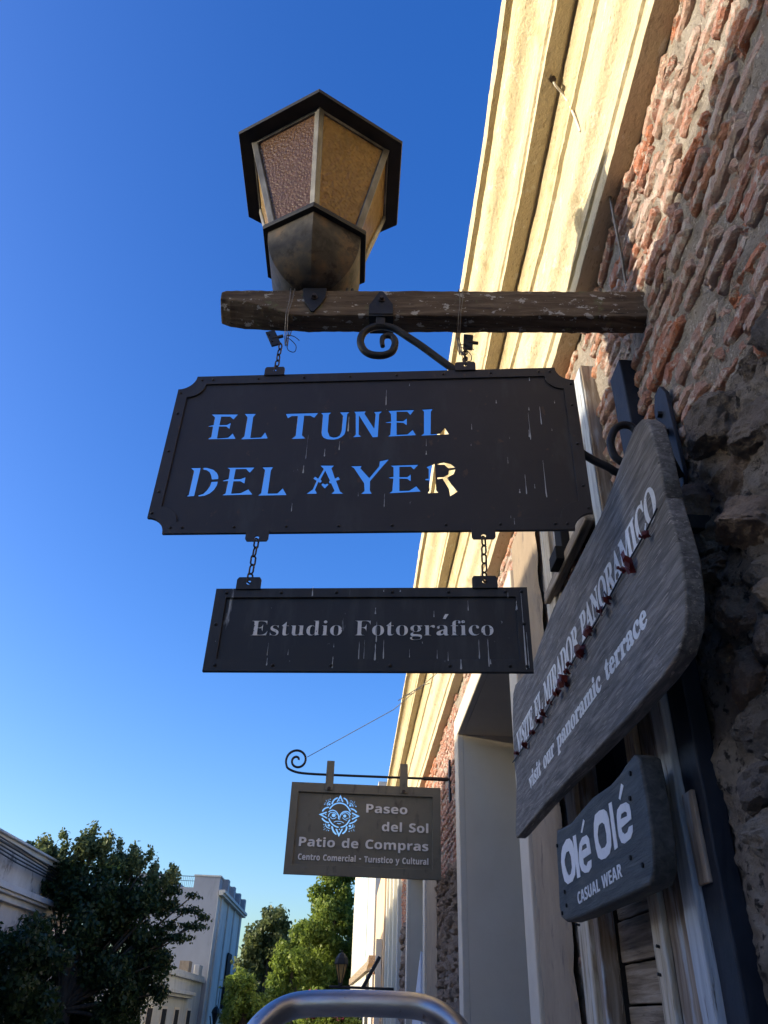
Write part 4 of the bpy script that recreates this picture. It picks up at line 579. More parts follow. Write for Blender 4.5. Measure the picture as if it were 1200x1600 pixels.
def smoothpath(P, k=4):
    P = [Vector(p) for p in P]; out = []
    for i in range(len(P)-1):
        a = P[max(i-1, 0)]; b = P[i]; c = P[i+1]; d = P[min(i+2, len(P)-1)]
        for j in range(k):
            t = j/k; out.append(.5*((2*b)+(c-a)*t+(2*a-5*b+4*c-d)*t*t+(3*b-a-3*c+d)*t**3))
    return out+[P[-1]]
sp = smoothpath(pts, 4); rr = [.0065+.0045*min(1, i/22) for i in range(len(sp))]
MB().tube(sp, rr, 10).build('rod', mIron, SB, smooth=True)
MB().box(-.012, .016, 1.550, 1.578, 3.29, 3.326).build('clip', mIron, SB, bevel=.003)
# ================================================================== STREET LAMP on the beam
LX, LY = -.228, 1.60
LP = thing('street_lamp', 'six-sided street lantern with amber glass and black roof standing on the wooden beam', 'lamp', (LX, LY, 3.435))
def hexr(r, z, rot=-90): return [(LX+.016*(1-(z-3.44)/.61)+r*math.cos(math.radians(rot+60*i)), LY+r*math.sin(math.radians(rot+60*i)), z) for i in range(6)]
ZP, ZC, RP, RC = 4.044, 3.650, .314, .172
rf = MB().ring_loft([hexr(RP-.045, ZP), hexr(RP, ZP), hexr(RP+.003, ZP+.012), hexr(RP*.97, ZP+.02), hexr(RP*.55, ZP+.045), hexr(.06, ZP+.065), hexr(.05, ZP+.07)], cap0=True)
rf.build('roof', mLampRoof, LP)
MB().ring_loft([hexr(.045, ZP+.07), hexr(.05, ZP+.085), hexr(.03, ZP+.10)]).build('finial', mLampRoof, LP)
ct, cb = .264, .161
top = hexr(ct, ZP-.002); bot = hexr(cb, ZC+.012)
for i in range(6):
    a, b = Vector(top[i]), Vector(bot[i]); ctr = Vector((LX, LY, 0)); rad = (a-ctr); rad.z = 0; rad.normalize(); tan = Vector((-rad.y, rad.x, 0))
    w_ = .017; m = MB(); rg = []
    for p in (b, a):   # folded angle strip following the two faces that meet at the corner
        n1 = (tan*.5-rad*.866*1).normalized()
        l = p+(tan*.866-rad*.5)*w_*1.0; r_ = p+(-tan*.866-rad*.5)*w_; q = p+rad*.004
        rg.append([l, q, r_, r_-rad*.006, p-rad*.006, l-rad*.006])
    m.ring_loft(rg).build('rib', mBronze, LP, bevel=.001)
for i in range(6):
    j = (i+1) % 6; a, b, c, d = Vector(bot[i]), Vector(bot[j]), Vector(top[j]), Vector(top[i])
    ctr = (a+b+c+d)/4; inn = (Vector((LX, LY, ctr.z))-ctr).normalized()*.007; inn.z = 0
    V = [a+inn, b+inn, c+inn, d+inn]; V2 = [v+inn*.5 for v in V]
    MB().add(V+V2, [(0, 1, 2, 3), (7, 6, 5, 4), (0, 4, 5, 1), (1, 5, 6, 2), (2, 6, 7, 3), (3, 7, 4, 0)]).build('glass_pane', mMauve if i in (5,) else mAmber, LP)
    # head and sill strips of the pane
    ti = (c-d).normalized()
    for p, q, dz in ((d, c, -.012), (a, b, .010)):
        dn = (a-d).normalized()*(.010 if dz < 0 else -.008); MB().add([p, q, q+dn, p+dn]+[v+inn*.8 for v in (p, q, q+dn, p+dn)], [(0, 1, 2, 3), (7, 6, 5, 4), (3, 2, 6, 7), (0, 4, 5, 1)]).build('pane_bar', mBronze, LP)
MB().ring_loft([hexr(RC-.014, ZC-.010), hexr(RC+.013, ZC-.010), hexr(RC+.015, ZC), hexr(RC+.013, ZC+.010), hexr(RC-.02, ZC+.011)]).build('collar', mLampRoof, LP)
bw = ((.166, ZC-.008), (.163, ZC-.04), (.156, ZC-.075), (.145, ZC-.11), (.128, ZC-.14), (.105, ZC-.165), (.075, ZC-.187), (.045, ZC-.203), (.03, ZC-.213))
bz = np.array([z for r, z in bw])[::-1]; br = np.array([r for r, z in bw])[::-1]; zs_ = np.linspace(bz[-1], bz[0], 40)
def bowl_r(z):
    t = (ZC-.008-z)/.205; return .166*math.sqrt(max(0, 1-min(1, t)**2.3))*.98+.004
rg = [hexr(bowl_r(z), z) for z in zs_]
ob = MB().ring_loft(rg).build('bowl', mLampMetal, LP, smooth=True); ob.data.set_sharp_from_angle(angle=math.radians(25))
# sleeve at foot on the beam
MB().ring_loft([[(LX+r*math.cos(t*PI/8), LY+r*math.sin(t*PI/8), z) for t in range(16)] for r, z in ((.034, 3.437), (.034, 3.446), (.02, 3.45))]).build('foot', mLampMetal, LP)
for t in (.03, .045): MB().tube([(LX+.17-t, LY-.035, 3.436), (LX+.17-t, LY-.035, 3.452)], .005, 6).build('bolt', mIron, LP)
MB().ball((LX, LY, 3.86), .045, 10, 8, (1, 1, 1.35)).build('bulb', mTrim, LP, smooth=True)
# ================================================================== SIGNS
def rivets(parent, pts, M, r, mat, name='rivets'):
    m = MB()
    for u, v in pts:
        c = M @ Vector((u, v, .0)); nrm = (M.to_3x3() @ Vector((0, 0, 1))); m.tube([c-nrm*.001, c+nrm*r*.5, c+nrm*r*.8], [r, r*.8, r*.3], 8)
    o = m.build(name, mat, parent, smooth=True); o['kind'] = 'stuff'
TH = math.radians(6.3); UD = (math.cos(TH), -math.sin(TH), 0)
def arc(cx, cy, r, a0, a1, n=7): return [(cx+r*math.cos(math.radians(a0+(a1-a0)*i/n)), cy+r*math.sin(math.radians(a0+(a1-a0)*i/n))) for i in range(n+1)]
def notch(x0, x1, y0, y1, c, k=0.0):
    """rectangle with concave corners"""
    r = c*1.02; q = []
    q += arc(x0, y0, r, 90-k, 0+k)[::1][::-1][::-1]
    q = []
    q += arc(x1, y0, r, 180, 90); q += arc(x1, y1, r, 270, 180); q += arc(x0, y1, r, 360, 270); q += arc(x0, y0, r, 90, 0)
    return q
def tabp(cx, z0, z1, w, up=True):
    s = 1 if up else -1; h = abs(z1-z0)
    return [(cx-w, z0), (cx+w, z0), (cx+w, z0+s*h*.8), (cx+w*.85, z0+s*h), (cx-w*.85, z0+s*h), (cx-w, z0+s*h*.8)]
TS = thing('hanging_sign', 'large dark brown metal sign with notched corners and cut-out letters EL TUNEL DEL AYER', 'sign', (0, 1.553, 3.10))
MT = frame((0, 1.553, 0), UD, (0, 0, 1))
out = notch(-.5545, .5315, 2.574, 3.0965, .046)
inn = notch(-.5545+.030, .5315-.030, 2.574+.034, 3.0965-.030, .046)
plate('plate', [out]+[[(a/10000, b/10000) for a, b in p] for p in TUNEL], .003, MT, mPlate, TS)
plate('frame_strip', [out, inn], .004, MT, mPlate, TS, off=.0042, bevel=.0008)
for cx in (-.288, .243): plate('tab', [tabp(cx, 3.092, 3.122, .028), circle(cx, 3.110, .005)], .004, MT, mPlate, TS, off=.0085)
for cx in (-.270, .2705): plate('tab', [tabp(cx, 2.579, 2.548, .028, False), circle(cx, 2.557, .006)], .004, MT, mPlate, TS, off=.0085)
rv = [(-.45+.9*i/7-.01, z) for i in range(8) for z in (3.082, 2.591)]+[(x, 2.70+.13*i) for i in range(3) for x in (-.540, .517)]+[(-.545, 3.035), (-.492, 3.082), (.522, 3.035), (.47, 3.082), (-.545, 2.635), (.522, 2.635), (-.49, 2.591), (.468, 2.591)]
rivets(TS, rv, MT @ Matrix.Translation((0, 0, .0062)), .0042, mPlate)
ES = thing('hanging_sign', 'smaller black metal sign lettered Estudio Fotográfico, hanging on chains below the cut-out sign', 'sign', (0, 1.55, 2.43))
ME = frame((0, 1.55, 0), UD, (0, 0, 1))
o4 = [(-.348, 2.219), (.361, 2.219), (.361, 2.4205), (-.348, 2.4205)]; i4 = [(-.321, 2.248), (.334, 2.248), (.334, 2.397), (-.321, 2.397)]
plate('plate', [o4], .003, ME, mPlateD, ES); plate('frame_strip', [o4, i4], .005, ME, mPlateD, ES, off=.0045, bevel=.001)
for cx in (-.2725, .2675): plate('tab', [tabp(cx, 2.417, 2.4475, .0285), circle(cx, 2.434, .006)], .004, ME, mPlateD, ES, off=.0092)
rivets(ES, [(-.33+.66*i/5.2+.008, z) for i in range(6) for z in (2.409, 2.233)]+[(-.335, 2.33), (.348, 2.33), (.348, 2.409), (.348, 2.232)], ME @ Matrix.Translation((0, 0, .007)), .0045, mPlateD)
tp = text_polys('Estudio Fotográfico', 'e', -.2545, .2826, 2.3045, .080)
for g_ in tp: plate('letter', g_, .0012, ME, mLetterG, ES, off=.0026, fat=-.0008)
def stains(par, L, M, off):
    m = MB(); q = random.Random(5)
    for u, v0, v1, w_ in L:
        u, v0, v1 = u/10000, v0/10000, v1/10000; w = w_*.00036; h = max(v0-v1, w*1.2); pts = []
        prof = [(0, .12), (.15, .35), (.35, .25), (.55, .5), (.75, .75), (.88, 1), (.96, .8), (1, .3)]
        lr = [(u+q.uniform(-.15, .15)*w-w*p*q.uniform(.6, 1), v0-h*t) for t, p in prof]+[(u+q.uniform(-.15, .15)*w+w*p*q.uniform(.6, 1), v0-h*t) for t, p in prof[::-1]]
        V = [M @ Vector((a, b, off)) for a, b in lr]; m.add(V, [(i, i+1, 14-i, 15-i) for i in range(7)])
    o = m.build('dropping_stains', mStain, par, kind='stuff')
stains(TS, STAINS[0], MT, .0022); stains(TS, [x for x in STAINS[0] if x[1] < 26080], MT, .0072); stains(ES, STAINS[1], ME, .0022); stains(ES, [x for x in STAINS[1] if x[2] < 22480 or x[0] > 3340 or x[1] > 23970], ME, .0078)
# chains ---------------------------------------------------------------
def linkmesh(L, W, r):
    P = []
    for i in range(16):
        a = 2*PI*i/16; x = math.cos(a)*(W/2-r); z = math.sin(a)*(W/2-r)+(L/2-W/2)*(1 if math.sin(a) > 0 else -1); P.append((x, 0, z))
    m = MB().tube(P, r, 7, closed=True); return m
lm = tomesh('link', *(lambda m: (m.V, m.F))(linkmesh(.030, .017, .0022)), mChain)
def chain(label, P, Q, grp='chains holding up the two metal signs'):
    P, Q = Vector(P), Vector(Q); t = thing('chain', label, 'chain', P, grp); d = Q-P; n = max(2, round(d.length/.0225)); q = d.to_track_quat('Z', 'X').to_matrix().to_4x4()
    for i in range(n):
        o = link('link', lm, None, t); c = d*((i+.5)/n)
        o.matrix_basis = Matrix.Translation(c) @ q @ Matrix.Rotation(math.radians(15+(90 if i % 2 else 0)+rnd.uniform(-12, 12)), 4, 'Z')
def onp(M, u, v, n=0): return M @ Vector((u, v, n))
chain('left one of the two chains between beam and cut-out sign', (-.283, 1.585, 3.225), onp(MT, -.286, 3.106, .006))
chain('right one of the two chains between beam and cut-out sign', (.250, 1.575, 3.235), onp(MT, .243, 3.106, .006))
chain('left one of the two chains between the black metal signs', onp(MT, -.270, 2.556, .006), onp(ME, -.2725, 2.434, .008))
chain('right one of the two chains between the black metal signs', onp(MT, .2705, 2.556, .006), onp(ME, .2675, 2.434, .008))
def wireloop(label, x, seed):
    y0 = beam_y(x)-.004; y1 = y0+.078; r = random.Random(seed); t = thing('tie_wire', label, 'wire', (x, y0, 3.44), 'wires tied round the beam')
    for k in (-1, 1):
        d = .003*k; P = [(x+.006*k, y0-.001, 3.437), (x+.004*k, y0-.003, 3.39), (x-.004+d, y0-.003, 3.345), (x-.006+d, y0-.001, 3.325), (x-.004+d, 1.585, 3.26), (x+.002+d, 1.583, 3.215), (x+d, 1.592, 3.27), (x-.004+d, y1, 3.32), (x+d, y1+.003, 3.39), (x+.004+d, y1, 3.442), (x+.005*k, (y0+y1)/2, 3.440), (x+.006*k, y0-.001, 3.437)]
        MB().tube(smoothpath(P, 3), .0015, 6).build('strand', mWire, t, smooth=True)
    c = Vector((x, 1.58, 3.225)); P = [c+Vector((0, 0, .02)), c+Vector((.012, -.004, .01)), c+Vector((.03, -.002, -.012)), c+Vector((.028, 0, -.035)), c+Vector((.01, 0, -.03)), c+Vector((.002, .002, -.005))]
    MB().tube(smoothpath(P, 4), .0012, 6).build('loose_end', mIron, t, smooth=True)
    P = [c+Vector((.0, 0, .03)), c+Vector((.02, -.003, .025)), c+Vector((.038, -.004, .008))]
    MB().tube(smoothpath(P, 4), .0013, 6).build('loose_end', mIron, t, smooth=True)
wireloop('wire tied round the beam left of the lamp strap', -.268, 1); wireloop('wire tied round the beam above the right end of the cut-out sign', .238, 2)
def clamp(label, c, rot):
    t = thing('terminal_plate', label, 'fitting', c, 'small black drilled plates by the chains')
    M = Matrix.Translation(c) @ Matrix.Rotation(rot, 4, 'Y') @ Matrix.Rotation(PI/2, 4, 'X')
    plate('plate', [[(-.014, -.030), (.012, -.030), (.014, -.027), (.014, .027), (.012, .030), (-.014, .030)], circle(-.007, .014, .0028, 8), circle(-.007, -.014, .0028, 8)], .006, M, mNavy, t, bevel=.0008)
    MB().box(-.016, .016, -.003, .003, -.004, .004, M @ Matrix.Translation((.014, 0, 0))).build('tongue', mChain, t)
clamp('small black drilled plate tilted beside the left chain under the beam', (-.307, 1.583, 3.243), -.42)
clamp('small black drilled plate upright beside the right chain under the beam', (.262, 1.583, 3.270), .06)
# the beam and everything it carries is 7.7 % larger than first laid out, so that its foot reaches the wall
for r_ in [o for o in COL.objects if o.parent is None and o.type == 'EMPTY' and o.name.split('.')[0] in ('wooden_beam', 'scroll_brace', 'street_lamp', 'hanging_sign', 'chain', 'tie_wire', 'terminal_plate')]:
    r_.location = r_.location*1.077-Vector((0, 0, .1232)); r_.scale = (1.077,)*3
# ------------------------------------------------------------------ grey VISITE board
VB = thing('painted_board', 'big slate grey plank sign lettered VISITE EL MIRADOR PANORAMICO, split along its middle', 'sign', (.67, 2.2, 2.5))
# local u = -y (reading direction), v = z, normal = -x
def F2(x): return frame((x, 0, 0), (0, -1, 0), (0, 0, 1))
MV = F2(.671)
brd = [(-y/1000, z/1000) for y, z in [[3250, 2236], [3255, 2262], [3205, 2364], [3175, 2447], [3205, 2513]]]
upl = [[3205, 2522], [3190, 2640], [3173, 2729], [3140, 2790], [3085, 2808], [3005, 2796], [2762, 2760], [2631, 2780], [2362, 2812], [2159, 2806], [1778, 2808], [1630, 2828], [1525, 2849], [1451, 2858], [1405, 2842], [1375, 2802], [1366, 2709], [1368, 2590],
       [1488, 2575], [1658, 2568], [1895, 2553], [2157, 2545], [2569, 2520]]
low = [[3205, 2513], [2569, 2511], [2157, 2536], [1895, 2544], [1658, 2559], [1488, 2566], [1368, 2580], [1358, 2491], [1352, 2420], [1368, 2340], [1400, 2285], [1456, 2256], [1560, 2246], [1800, 2240], [2200, 2243], [2700, 2246], [3190, 2236], [3260, 2238], [3262, 2262], [3212, 2364], [3180, 2447]]
def cat(P, n=3):
    P = [Vector((-y/1000, z/1000, 0)) for y, z in P]; k = len(P); o = []
    for i in range(k):
        a, b, c, d = P[i-1], P[i], P[(i+1) % k], P[(i+2) % k]
        if (c-b).length > .25 or (b-a).length > 4*(c-b).length+.1: o.append((b.x, b.y)); 
        else:
            for j in range(n):
                t = j/n; v = .5*((2*b)+(c-a)*t+(2*a-5*b+4*c-d)*t*t+(3*b-a-3*c+d)*t**3); o.append((v.x, v.y))
    return o
def P2d(L): return [(-y/1000, z/1000) for y, z in L]
plate('plank', [P2d(upl)], .042, MV, mBoard, VB, bevel=.006, res=3, fat=.0045)
plate('plank', [P2d(low)], .042, MV, mBoard, VB, bevel=.006, res=3, off=.001, fat=.0045)
MVf = F2(.6502)
l1 = text_polys('VISITE EL MIRADOR PANORAMICO', 'e', -3.125, -1.415, 2.530, .178, kern=-16, y1=2.583)
for g_ in l1: plate('letter', g_, .0012, MVf, mLetterW, VB, fat=.0018)
l2 = text_polys('visit our panoramic terrace', 'e', -2.945, -1.580, 2.345, .120, kern=-12, y1=2.383)
for g_ in l2: plate('letter', g_, .0012, F2(.6490), mLetterW, VB, fat=.0018)
MB().box(.692, .83, 1.53, 1.56, 2.62, 2.66).build('bracket_arm', mIron, VB, bevel=.003); MB().box(.692, .80, 2.9, 2.93, 2.45, 2.49).build('bracket_arm', mIron, VB, bevel=.003)
CR = thing('creeper_strand', 'thin strand of dark red leaves lying along the split of the grey board', 'creeper', (.645, 2.2, 2.53))
P = [(.643, y/1000, z/1000) for y, z in [(3205, 2518), (2900, 2512), (2569, 2514), (2157, 2540), (1895, 2548), (1658, 2564), (1488, 2570), (1400, 2580)]]
MB().tube(smoothpath(P, 5), .0022, 6).build('stem', mIron, CR, smooth=True)
def leaf(c, r, seed):
    q = random.Random(seed); m = MB()
    for k in range(3):
        n_ = Vector((-1, q.uniform(-.7, .7), q.uniform(-.9, .3))).normalized(); u = n_.orthogonal().normalized(); v = n_.cross(u); ph = q.uniform(0, 6)
        cc = Vector(c)+Vector((-.006*k-.004, q.uniform(-.4, .4)*r, q.uniform(-.4, .4)*r)); R_ = r*q.uniform(.7, 1.05)
        pts = [cc+(u*math.cos(2*PI*i/9+ph)+v*math.sin(2*PI*i/9+ph))*R_*(.75+.3*(i % 2))-n_*.25*R_*(i % 2) for i in range(9)]
        m.add([cc+n_*.006]+pts, [(0, 1+i, 1+(i+1) % 9) for i in range(9)])
    m.build('leaf', mRed, CR, fix=False)
for i, (y, z, r) in enumerate([(1467, 2552, .016), (1591, 2546, .033), (1776, 2543, .033), (1838, 2540, .022), (1954, 2534, .03), (2066, 2520, .036), (2280, 2510, .038), (2368, 2503, .026), (2568, 2512, .024), (2646, 2503, .026), (2754, 2504, .022), (2906, 2503, .028), (2180, 2530, .014), (2220, 2522, .014), (2460, 2512, .014), (3060, 2512, .018), (1640, 2558, .014)]):
    leaf((.640, y/1000, z/1000), r*.72, i+50)
# ------------------------------------------------------------------ blue-grey clothes shop board
OB = thing('painted_board', 'small blue-grey wooden board lettered Olé Olé CASUAL WEAR, nailed to the door frame', 'sign', (.70, 2.3, 2.0))
MO = F2(.712)
ol = [[2714, 2158], [2536, 2143], [2406, 2153], [2270, 2161], [2094, 2152], [2012, 2157], [1943, 2168], [1885, 2172], [1850, 2155], [1843, 2110], [1838, 2036], [1842, 1960], [1862, 1905], [1905, 1880], [2134, 1878], [2507, 1878], [2700, 1882], [2760, 1900], [2772, 1935], [2752, 2030], [2745, 2110]]
plate('board', [P2d(ol)], .056, MO, mBlue, OB, bevel=.008, res=3, off=.004)
for i0, i1 in ((0, 2), (2, 3), (3, 6), (6, 8), (8, 9), (9, 12)): plate('letter', [[(-y/1000, z/1000) for y, z in p] for p in OLE[i0:i1]], .0012, F2(.6795), mLetterO, OB)
l3 = text_polys('CASUAL WEAR', 'a', -2.531, -2.087, 1.912, .066, kern=10, y1=1.925)
for g_ in l3: plate('letter', g_, .0012, F2(.6793), mLetterO, OB)
for y, z in [[1920, 2135], [1948, 2082], [2004, 1955], [1926, 1926], [2677, 1965], [2670, 1925], [2733, 1910], [2722, 2110]]: MB().tube([(.690, y/1000, z/1000), (.676, y/1000, z/1000)], .006, 8).build('nail', mDark, OB)
MB().box(.746, .80, 2.0, 2.7, 1.98, 2.03).build('batten', mPlank, OB, bevel=.003)
# hinge block over the door
HB = thing('iron_bracket', 'black iron block bracket sticking out under the right end of the cut-out sign', 'bracket', (.76, 2.6, 3.2))
MB().box(.765, .86, 2.57, 2.66, 3.18, 3.42).build('arm', mDark, HB, bevel=.004)
MB().box(.735, .80, 2.56, 2.67, 3.13, 3.19).build('foot', mDark, HB, bevel=.003)
# cables on the cornice
CW = thing('cable', 'short bent pale cable stub hanging from a hole in the cornice', 'cable', (.62, 1.48, 4.56))
MB().tube(smoothpath([(.600, 1.46, 4.572), (.615, 1.475, 4.548), (.645, 1.50, 4.545), (.668, 1.515, 4.515), (.680, 1.52, 4.46), (.684, 1.512, 4.38), (.690, 1.508, 4.30)], 4), .0045, 7).build('sheath', mAlu, CW, smooth=True)
MB().tube([(.603, 1.46, 4.568), (.603, 1.46, 4.555)], .012, 10).build('socket', mChain, CW)
C2 = thing('cable', 'grey cable stub running from under the cornice down the brickwork', 'cable', (.79, 1.6, 4.05))
MB().tube(smoothpath([(.792, 1.60, 4.055), (.79, 1.60, 3.99), (.80, 1.625, 3.90), (.815, 1.66, 3.80), (.825, 1.69, 3.72), (.835, 1.70, 3.66)], 4), .005, 7).build('sheath', mWire, C2, smooth=True)
# ================================================================== PASEO SIGN
YB = 7.08
PB = thing('sign_bracket', 'slim wrought iron wall arm with a curled end, holding the olive sign', 'bracket', (.84, YB, 3.45))
sc = [(-.535, 3.548)]
for i in range(26):
    a = math.radians(60+i*26); r = .014+.0033*i; sc.append((-.553+r*math.cos(a), 3.562+r*math.sin(a)*1.0))
a_last = 60+25*26
sc = [p for p in sc]
pp = [(x, YB, z) for x, z in sc]
tail = [(-.62, YB, 3.48), (-.56, YB, 3.458), (-.45, YB, 3.447), (-.2, YB, 3.445), (.2, YB, 3.446), (.84, YB, 3.449)]
sc2 = []
for i in range(31):
    a = math.radians(250-720*.92*(1-i/30)*-1) if False else math.radians(225+(1-i/30)*-560)
    r = .095*(i/30)**.8+.012; sc2.append((-.555+r*math.cos(a), YB, 3.562+r*math.sin(a)))
MB().tube(smoothpath(sc2+tail[1:], 3), .011, 6).build('arm', mIron, PB, smooth=True)
MB().box(.828, .846, YB-.03, YB+.03, 3.25, 3.62).build('wall_plate', mIron, PB)
MB().tube([(.60, YB, 3.4485), (.72, YB, 3.4485), (.82, YB, 3.4485)], .017, 8).build('sleeve', mChain, PB)
WR = thing('stay_wire', 'thin stay wire from the curled arm end up to the cornice', 'wire', (-.467, YB, 3.60))
MB().tube([(-.467, YB, 3.595), (.30, 6.82, 3.985), (.715, 6.6, 4.30)], .0035, 5).build('strand', mWire, WR)
for k in (.62, .68, .74):
    a = Vector((-.467, YB, 3.595)).lerp(Vector((.715, 6.6, 4.26)), k+.06)
    MB().tube([a, a+Vector((.07, -.02, .045)), a+Vector((.14, -.05, .06))], .004, 5).build('twist', mWire, WR)
PS = thing('hanging_sign', 'olive brown framed metal sign lettered Paseo del Sol with a cut-out sun face', 'sign', (.08, YB, 3.36))
MP = frame((0, YB, 0), (1, 0, 0), (0, 0, 1))
def stroke(P, wd):
    """closed outline of a tapered stroke, crop pixels -> sign plane"""
    P = [Vector((p[0], p[1])) for p in P]
    if len(P) > 2:
        Q = [Vector((p.x, p.y, 0)) for p in P]; P = [Vector((p.x, p.y)) for p in smoothpath(Q, 3)]
    L = []; R_ = []
    for i, p in enumerate(P):
        t = (P[min(i+1, len(P)-1)]-P[max(i-1, 0)]).normalized(); nn = Vector((-t.y, t.x)); f = 1 if 0 < i < len(P)-1 else .55
        L.append(p+nn*wd/2*f); R_.append(p-nn*wd/2*f)
    return [em(q) for q in L+R_[::-1]]
def em(q): return (-.444+q[0]*(.572/1200)+.041*(q[1]/1080), 3.329-q[1]*(.480/1080)+.022*(q[0]/1200))
def blob(x, y, r): return [em((x+r*math.cos(2*PI*i/10), y+r*math.sin(2*PI*i/10))) for i in range(10)]
E = []
for P, wd in [([(412, 420), (450, 370), (500, 330), (560, 308), (620, 306), (690, 325), (740, 370), (775, 420), (795, 468)], 26), ([(395, 590), (420, 650), (470, 710), (530, 748), (575, 758)], 24),
              ([(605, 758), (660, 745), (720, 705), (760, 650), (782, 612)], 24), ([(390, 475), (430, 448), (480, 440), (530, 465), (562, 510), (576, 560), (575, 600), (605, 605)], 20),
              ([(800, 530), (770, 480), (720, 462), (670, 468), (625, 505), (603, 550), (598, 582)], 20), ([(393, 565), (397, 525), (425, 488), (470, 478), (515, 492), (540, 525)], 15),
              ([(638, 530), (662, 498), (710, 487), (755, 512), (778, 550), (782, 590)], 15), ([(425, 560), (440, 585), (470, 600), (510, 592), (535, 565)], 13), ([(645, 575), (680, 610), (730, 630)], 13), ([(705, 598), (730, 596), (758, 580)], 12),
              ([(485, 665), (520, 648), (560, 645), (600, 648), (640, 660), (670, 682)], 13), ([(545, 682), (580, 694), (615, 684)], 13),
              ([(570, 200), (510, 235), (475, 280), (458, 330)], 28), ([(675, 205), (725, 240), (748, 290), (748, 330)], 26), ([(405, 380), (340, 400), (300, 430), (280, 465)], 26), ([(800, 405), (860, 430), (895, 460), (905, 485)], 26),
              ([(270, 585), (300, 625), (350, 660), (400, 675)], 28), ([(908, 610), (870, 650), (820, 675), (768, 690)], 24), ([(448, 735), (465, 800), (490, 850), (530, 890)], 30), ([(722, 735), (710, 800), (680, 845), (635, 878)], 28),
              ([(370, 355), (375, 310), (405, 280), (440, 278)], 15), ([(780, 300), (830, 320), (850, 378)], 15), ([(335, 690), (350, 750), (420, 785)], 16), ([(835, 700), (820, 762), (752, 792)], 16)]: E.append(stroke(P, wd))
for a, b in [((348, 312), (332, 290)), ((368, 278), (345, 243)), ((408, 262), (385, 238)), ((828, 298), (845, 265)), ((858, 312), (885, 275)), ((866, 345), (888, 328)), ((322, 742), (298, 760)), ((332, 778), (295, 812)), ((368, 798), (345, 824)), ((846, 752), (862, 772)), ((836, 790), (858, 832)), ((798, 808), (812, 835))]: E.append(stroke([a, b], 14))
for A_, B_, C_ in [((545, 280), (620, 148), (672, 285)), ((358, 465), (210, 517), (365, 602)), ((825, 478), (968, 552), (820, 622)), ((512, 788), (571, 935), (655, 785))]:
    A_, B_, C_ = map(Vector, (A_, B_, C_)); mid = (A_+C_)/2; i1 = A_.lerp(C_, .20); i2 = A_.lerp(C_, .80); tip = B_.lerp(mid, .42)
    E.append([em(q) for q in (A_, B_, C_, i2, tip, i1)])
for x, y, r in [(485, 535, 36), (690, 548, 30), (605, 262, 11), (340, 520, 12), (842, 548, 12), (587, 798, 12), (410, 328, 22), (797, 350, 22), (395, 722, 24), (778, 735, 24), (322, 327, 11), (428, 232, 10), (812, 262, 10), (900, 367, 12), (303, 707, 10), (388, 818, 10), (858, 738, 10), (762, 832, 11)]: E.append(blob(x, y, r))
oP = [(-.583, 2.612), (.748, 2.612), (.748, 3.365), (-.583, 3.365)]; iP = [(-.515, 2.69), (.676, 2.69), (.676, 3.284), (-.515, 3.284)]
plate('panel', [oP]+E, .004, MP, mOlive, PS)
plate('frame_strip', [oP, iP], .022, MP, mOlive, PS, off=.0135, bevel=.002)
for s, x0, x1, z0, z1 in [('Paseo', .092, .455, 3.133, .150), ('del Sol', .235, .640, 2.985, .150), ('Patio de Compras', -.474, .640, 2.838, .150), ('Centro Comercial - Turıstico y Cultural', -.472, .640, 2.730, .098)]:
    for g_ in text_polys(s, 'a', x0, x1, z0, z1, kern=4): plate('letter', g_, .008, MP, mAlu, PS, off=.0062, fat=.0004)
for x in (-.247, .418):
    plate('strap', [[(x-.036, 3.305), (x+.036, 3.305), (x+.034, 3.562), (x-.034, 3.562)]], .006, MP, mOlive, PS, off=.030, bevel=.001)
    MB().tube([(x, YB-.033, 3.318), (x, YB-.045, 3.318)], .015, 8).build('bolt', mChain, PS)
# ================================================================== STEEL HOOP
HO = thing('steel_hoop', 'worn bare steel tube bent into a hoop at the bottom edge of the view', 'railing', (.03, 2.0, 0))
P = [(-.213, 1.93, 0), (-.213, 1.94, 1.0), (-.210, 1.95, 1.50), (-.196, 1.96, 1.560), (-.160, 1.98, 1.602), (-.11, 2.0, 1.625), (-.03, 2.0, 1.632), (.10, 2.0, 1.634), (.17, 2.0, 1.630), (.220, 1.98, 1.610), (.255, 1.96, 1.570), (.276, 1.95, 1.50), (.28, 1.94, 1.0), (.28, 1.93, 0)]
MB().tube(smoothpath(P, 8), .0255, 24).build('tube', mTube, HO, smooth=True)
# ================================================================== FAR LAMPS
def small_lamp(label, x, y, z, h, wallx, mat_glass):
    t = thing('street_lamp', label, 'lamp', (x, y, z), 'small wall lanterns down the street'); r = h*.22
    def rg(rr, zz): return [(x+rr*math.cos(PI/3*i), y+rr*math.sin(PI/3*i), zz) for i in range(6)]
    MB().ring_loft([rg(r*.25, z+h*.05), rg(r*.95, z+h*.62)]).build('glass', mat_glass, t)
    m = MB()
    for i in range(6): m.tube([rg(r*.27, z+h*.04)[i], rg(r*.98, z+h*.64)[i]], .008, 5)
    m.ring_loft([rg(r*.3, z-.01), rg(r*.3, z+h*.06)]); m.build('ribs', mLampRoof, t)
    MB().ring_loft([rg(r*1.08, z+h*.61), rg(r*1.1, z+h*.65), rg(r*.95, z+h*.80), rg(r*.5, z+h*.93), rg(r*.12, z+h*.97), rg(r*.05, z+h*1.05)]).build('roof', mLampRoof, t)
    m = MB().tube([(x-.20*(1 if wallx > x else -1), y, z-.03), (wallx, y, z-.03)], .022, 6); m.tube([(x+(wallx-x)*.42, y, z-.03), (x+(wallx-x)*.72, y, z+.46)], .035, 5)
    m.build('arm', mLampRoof, t)
small_lamp('small amber lantern on a black arm low down in front of the trees', -.122, 16, 2.13, .52, .83, mAmber)
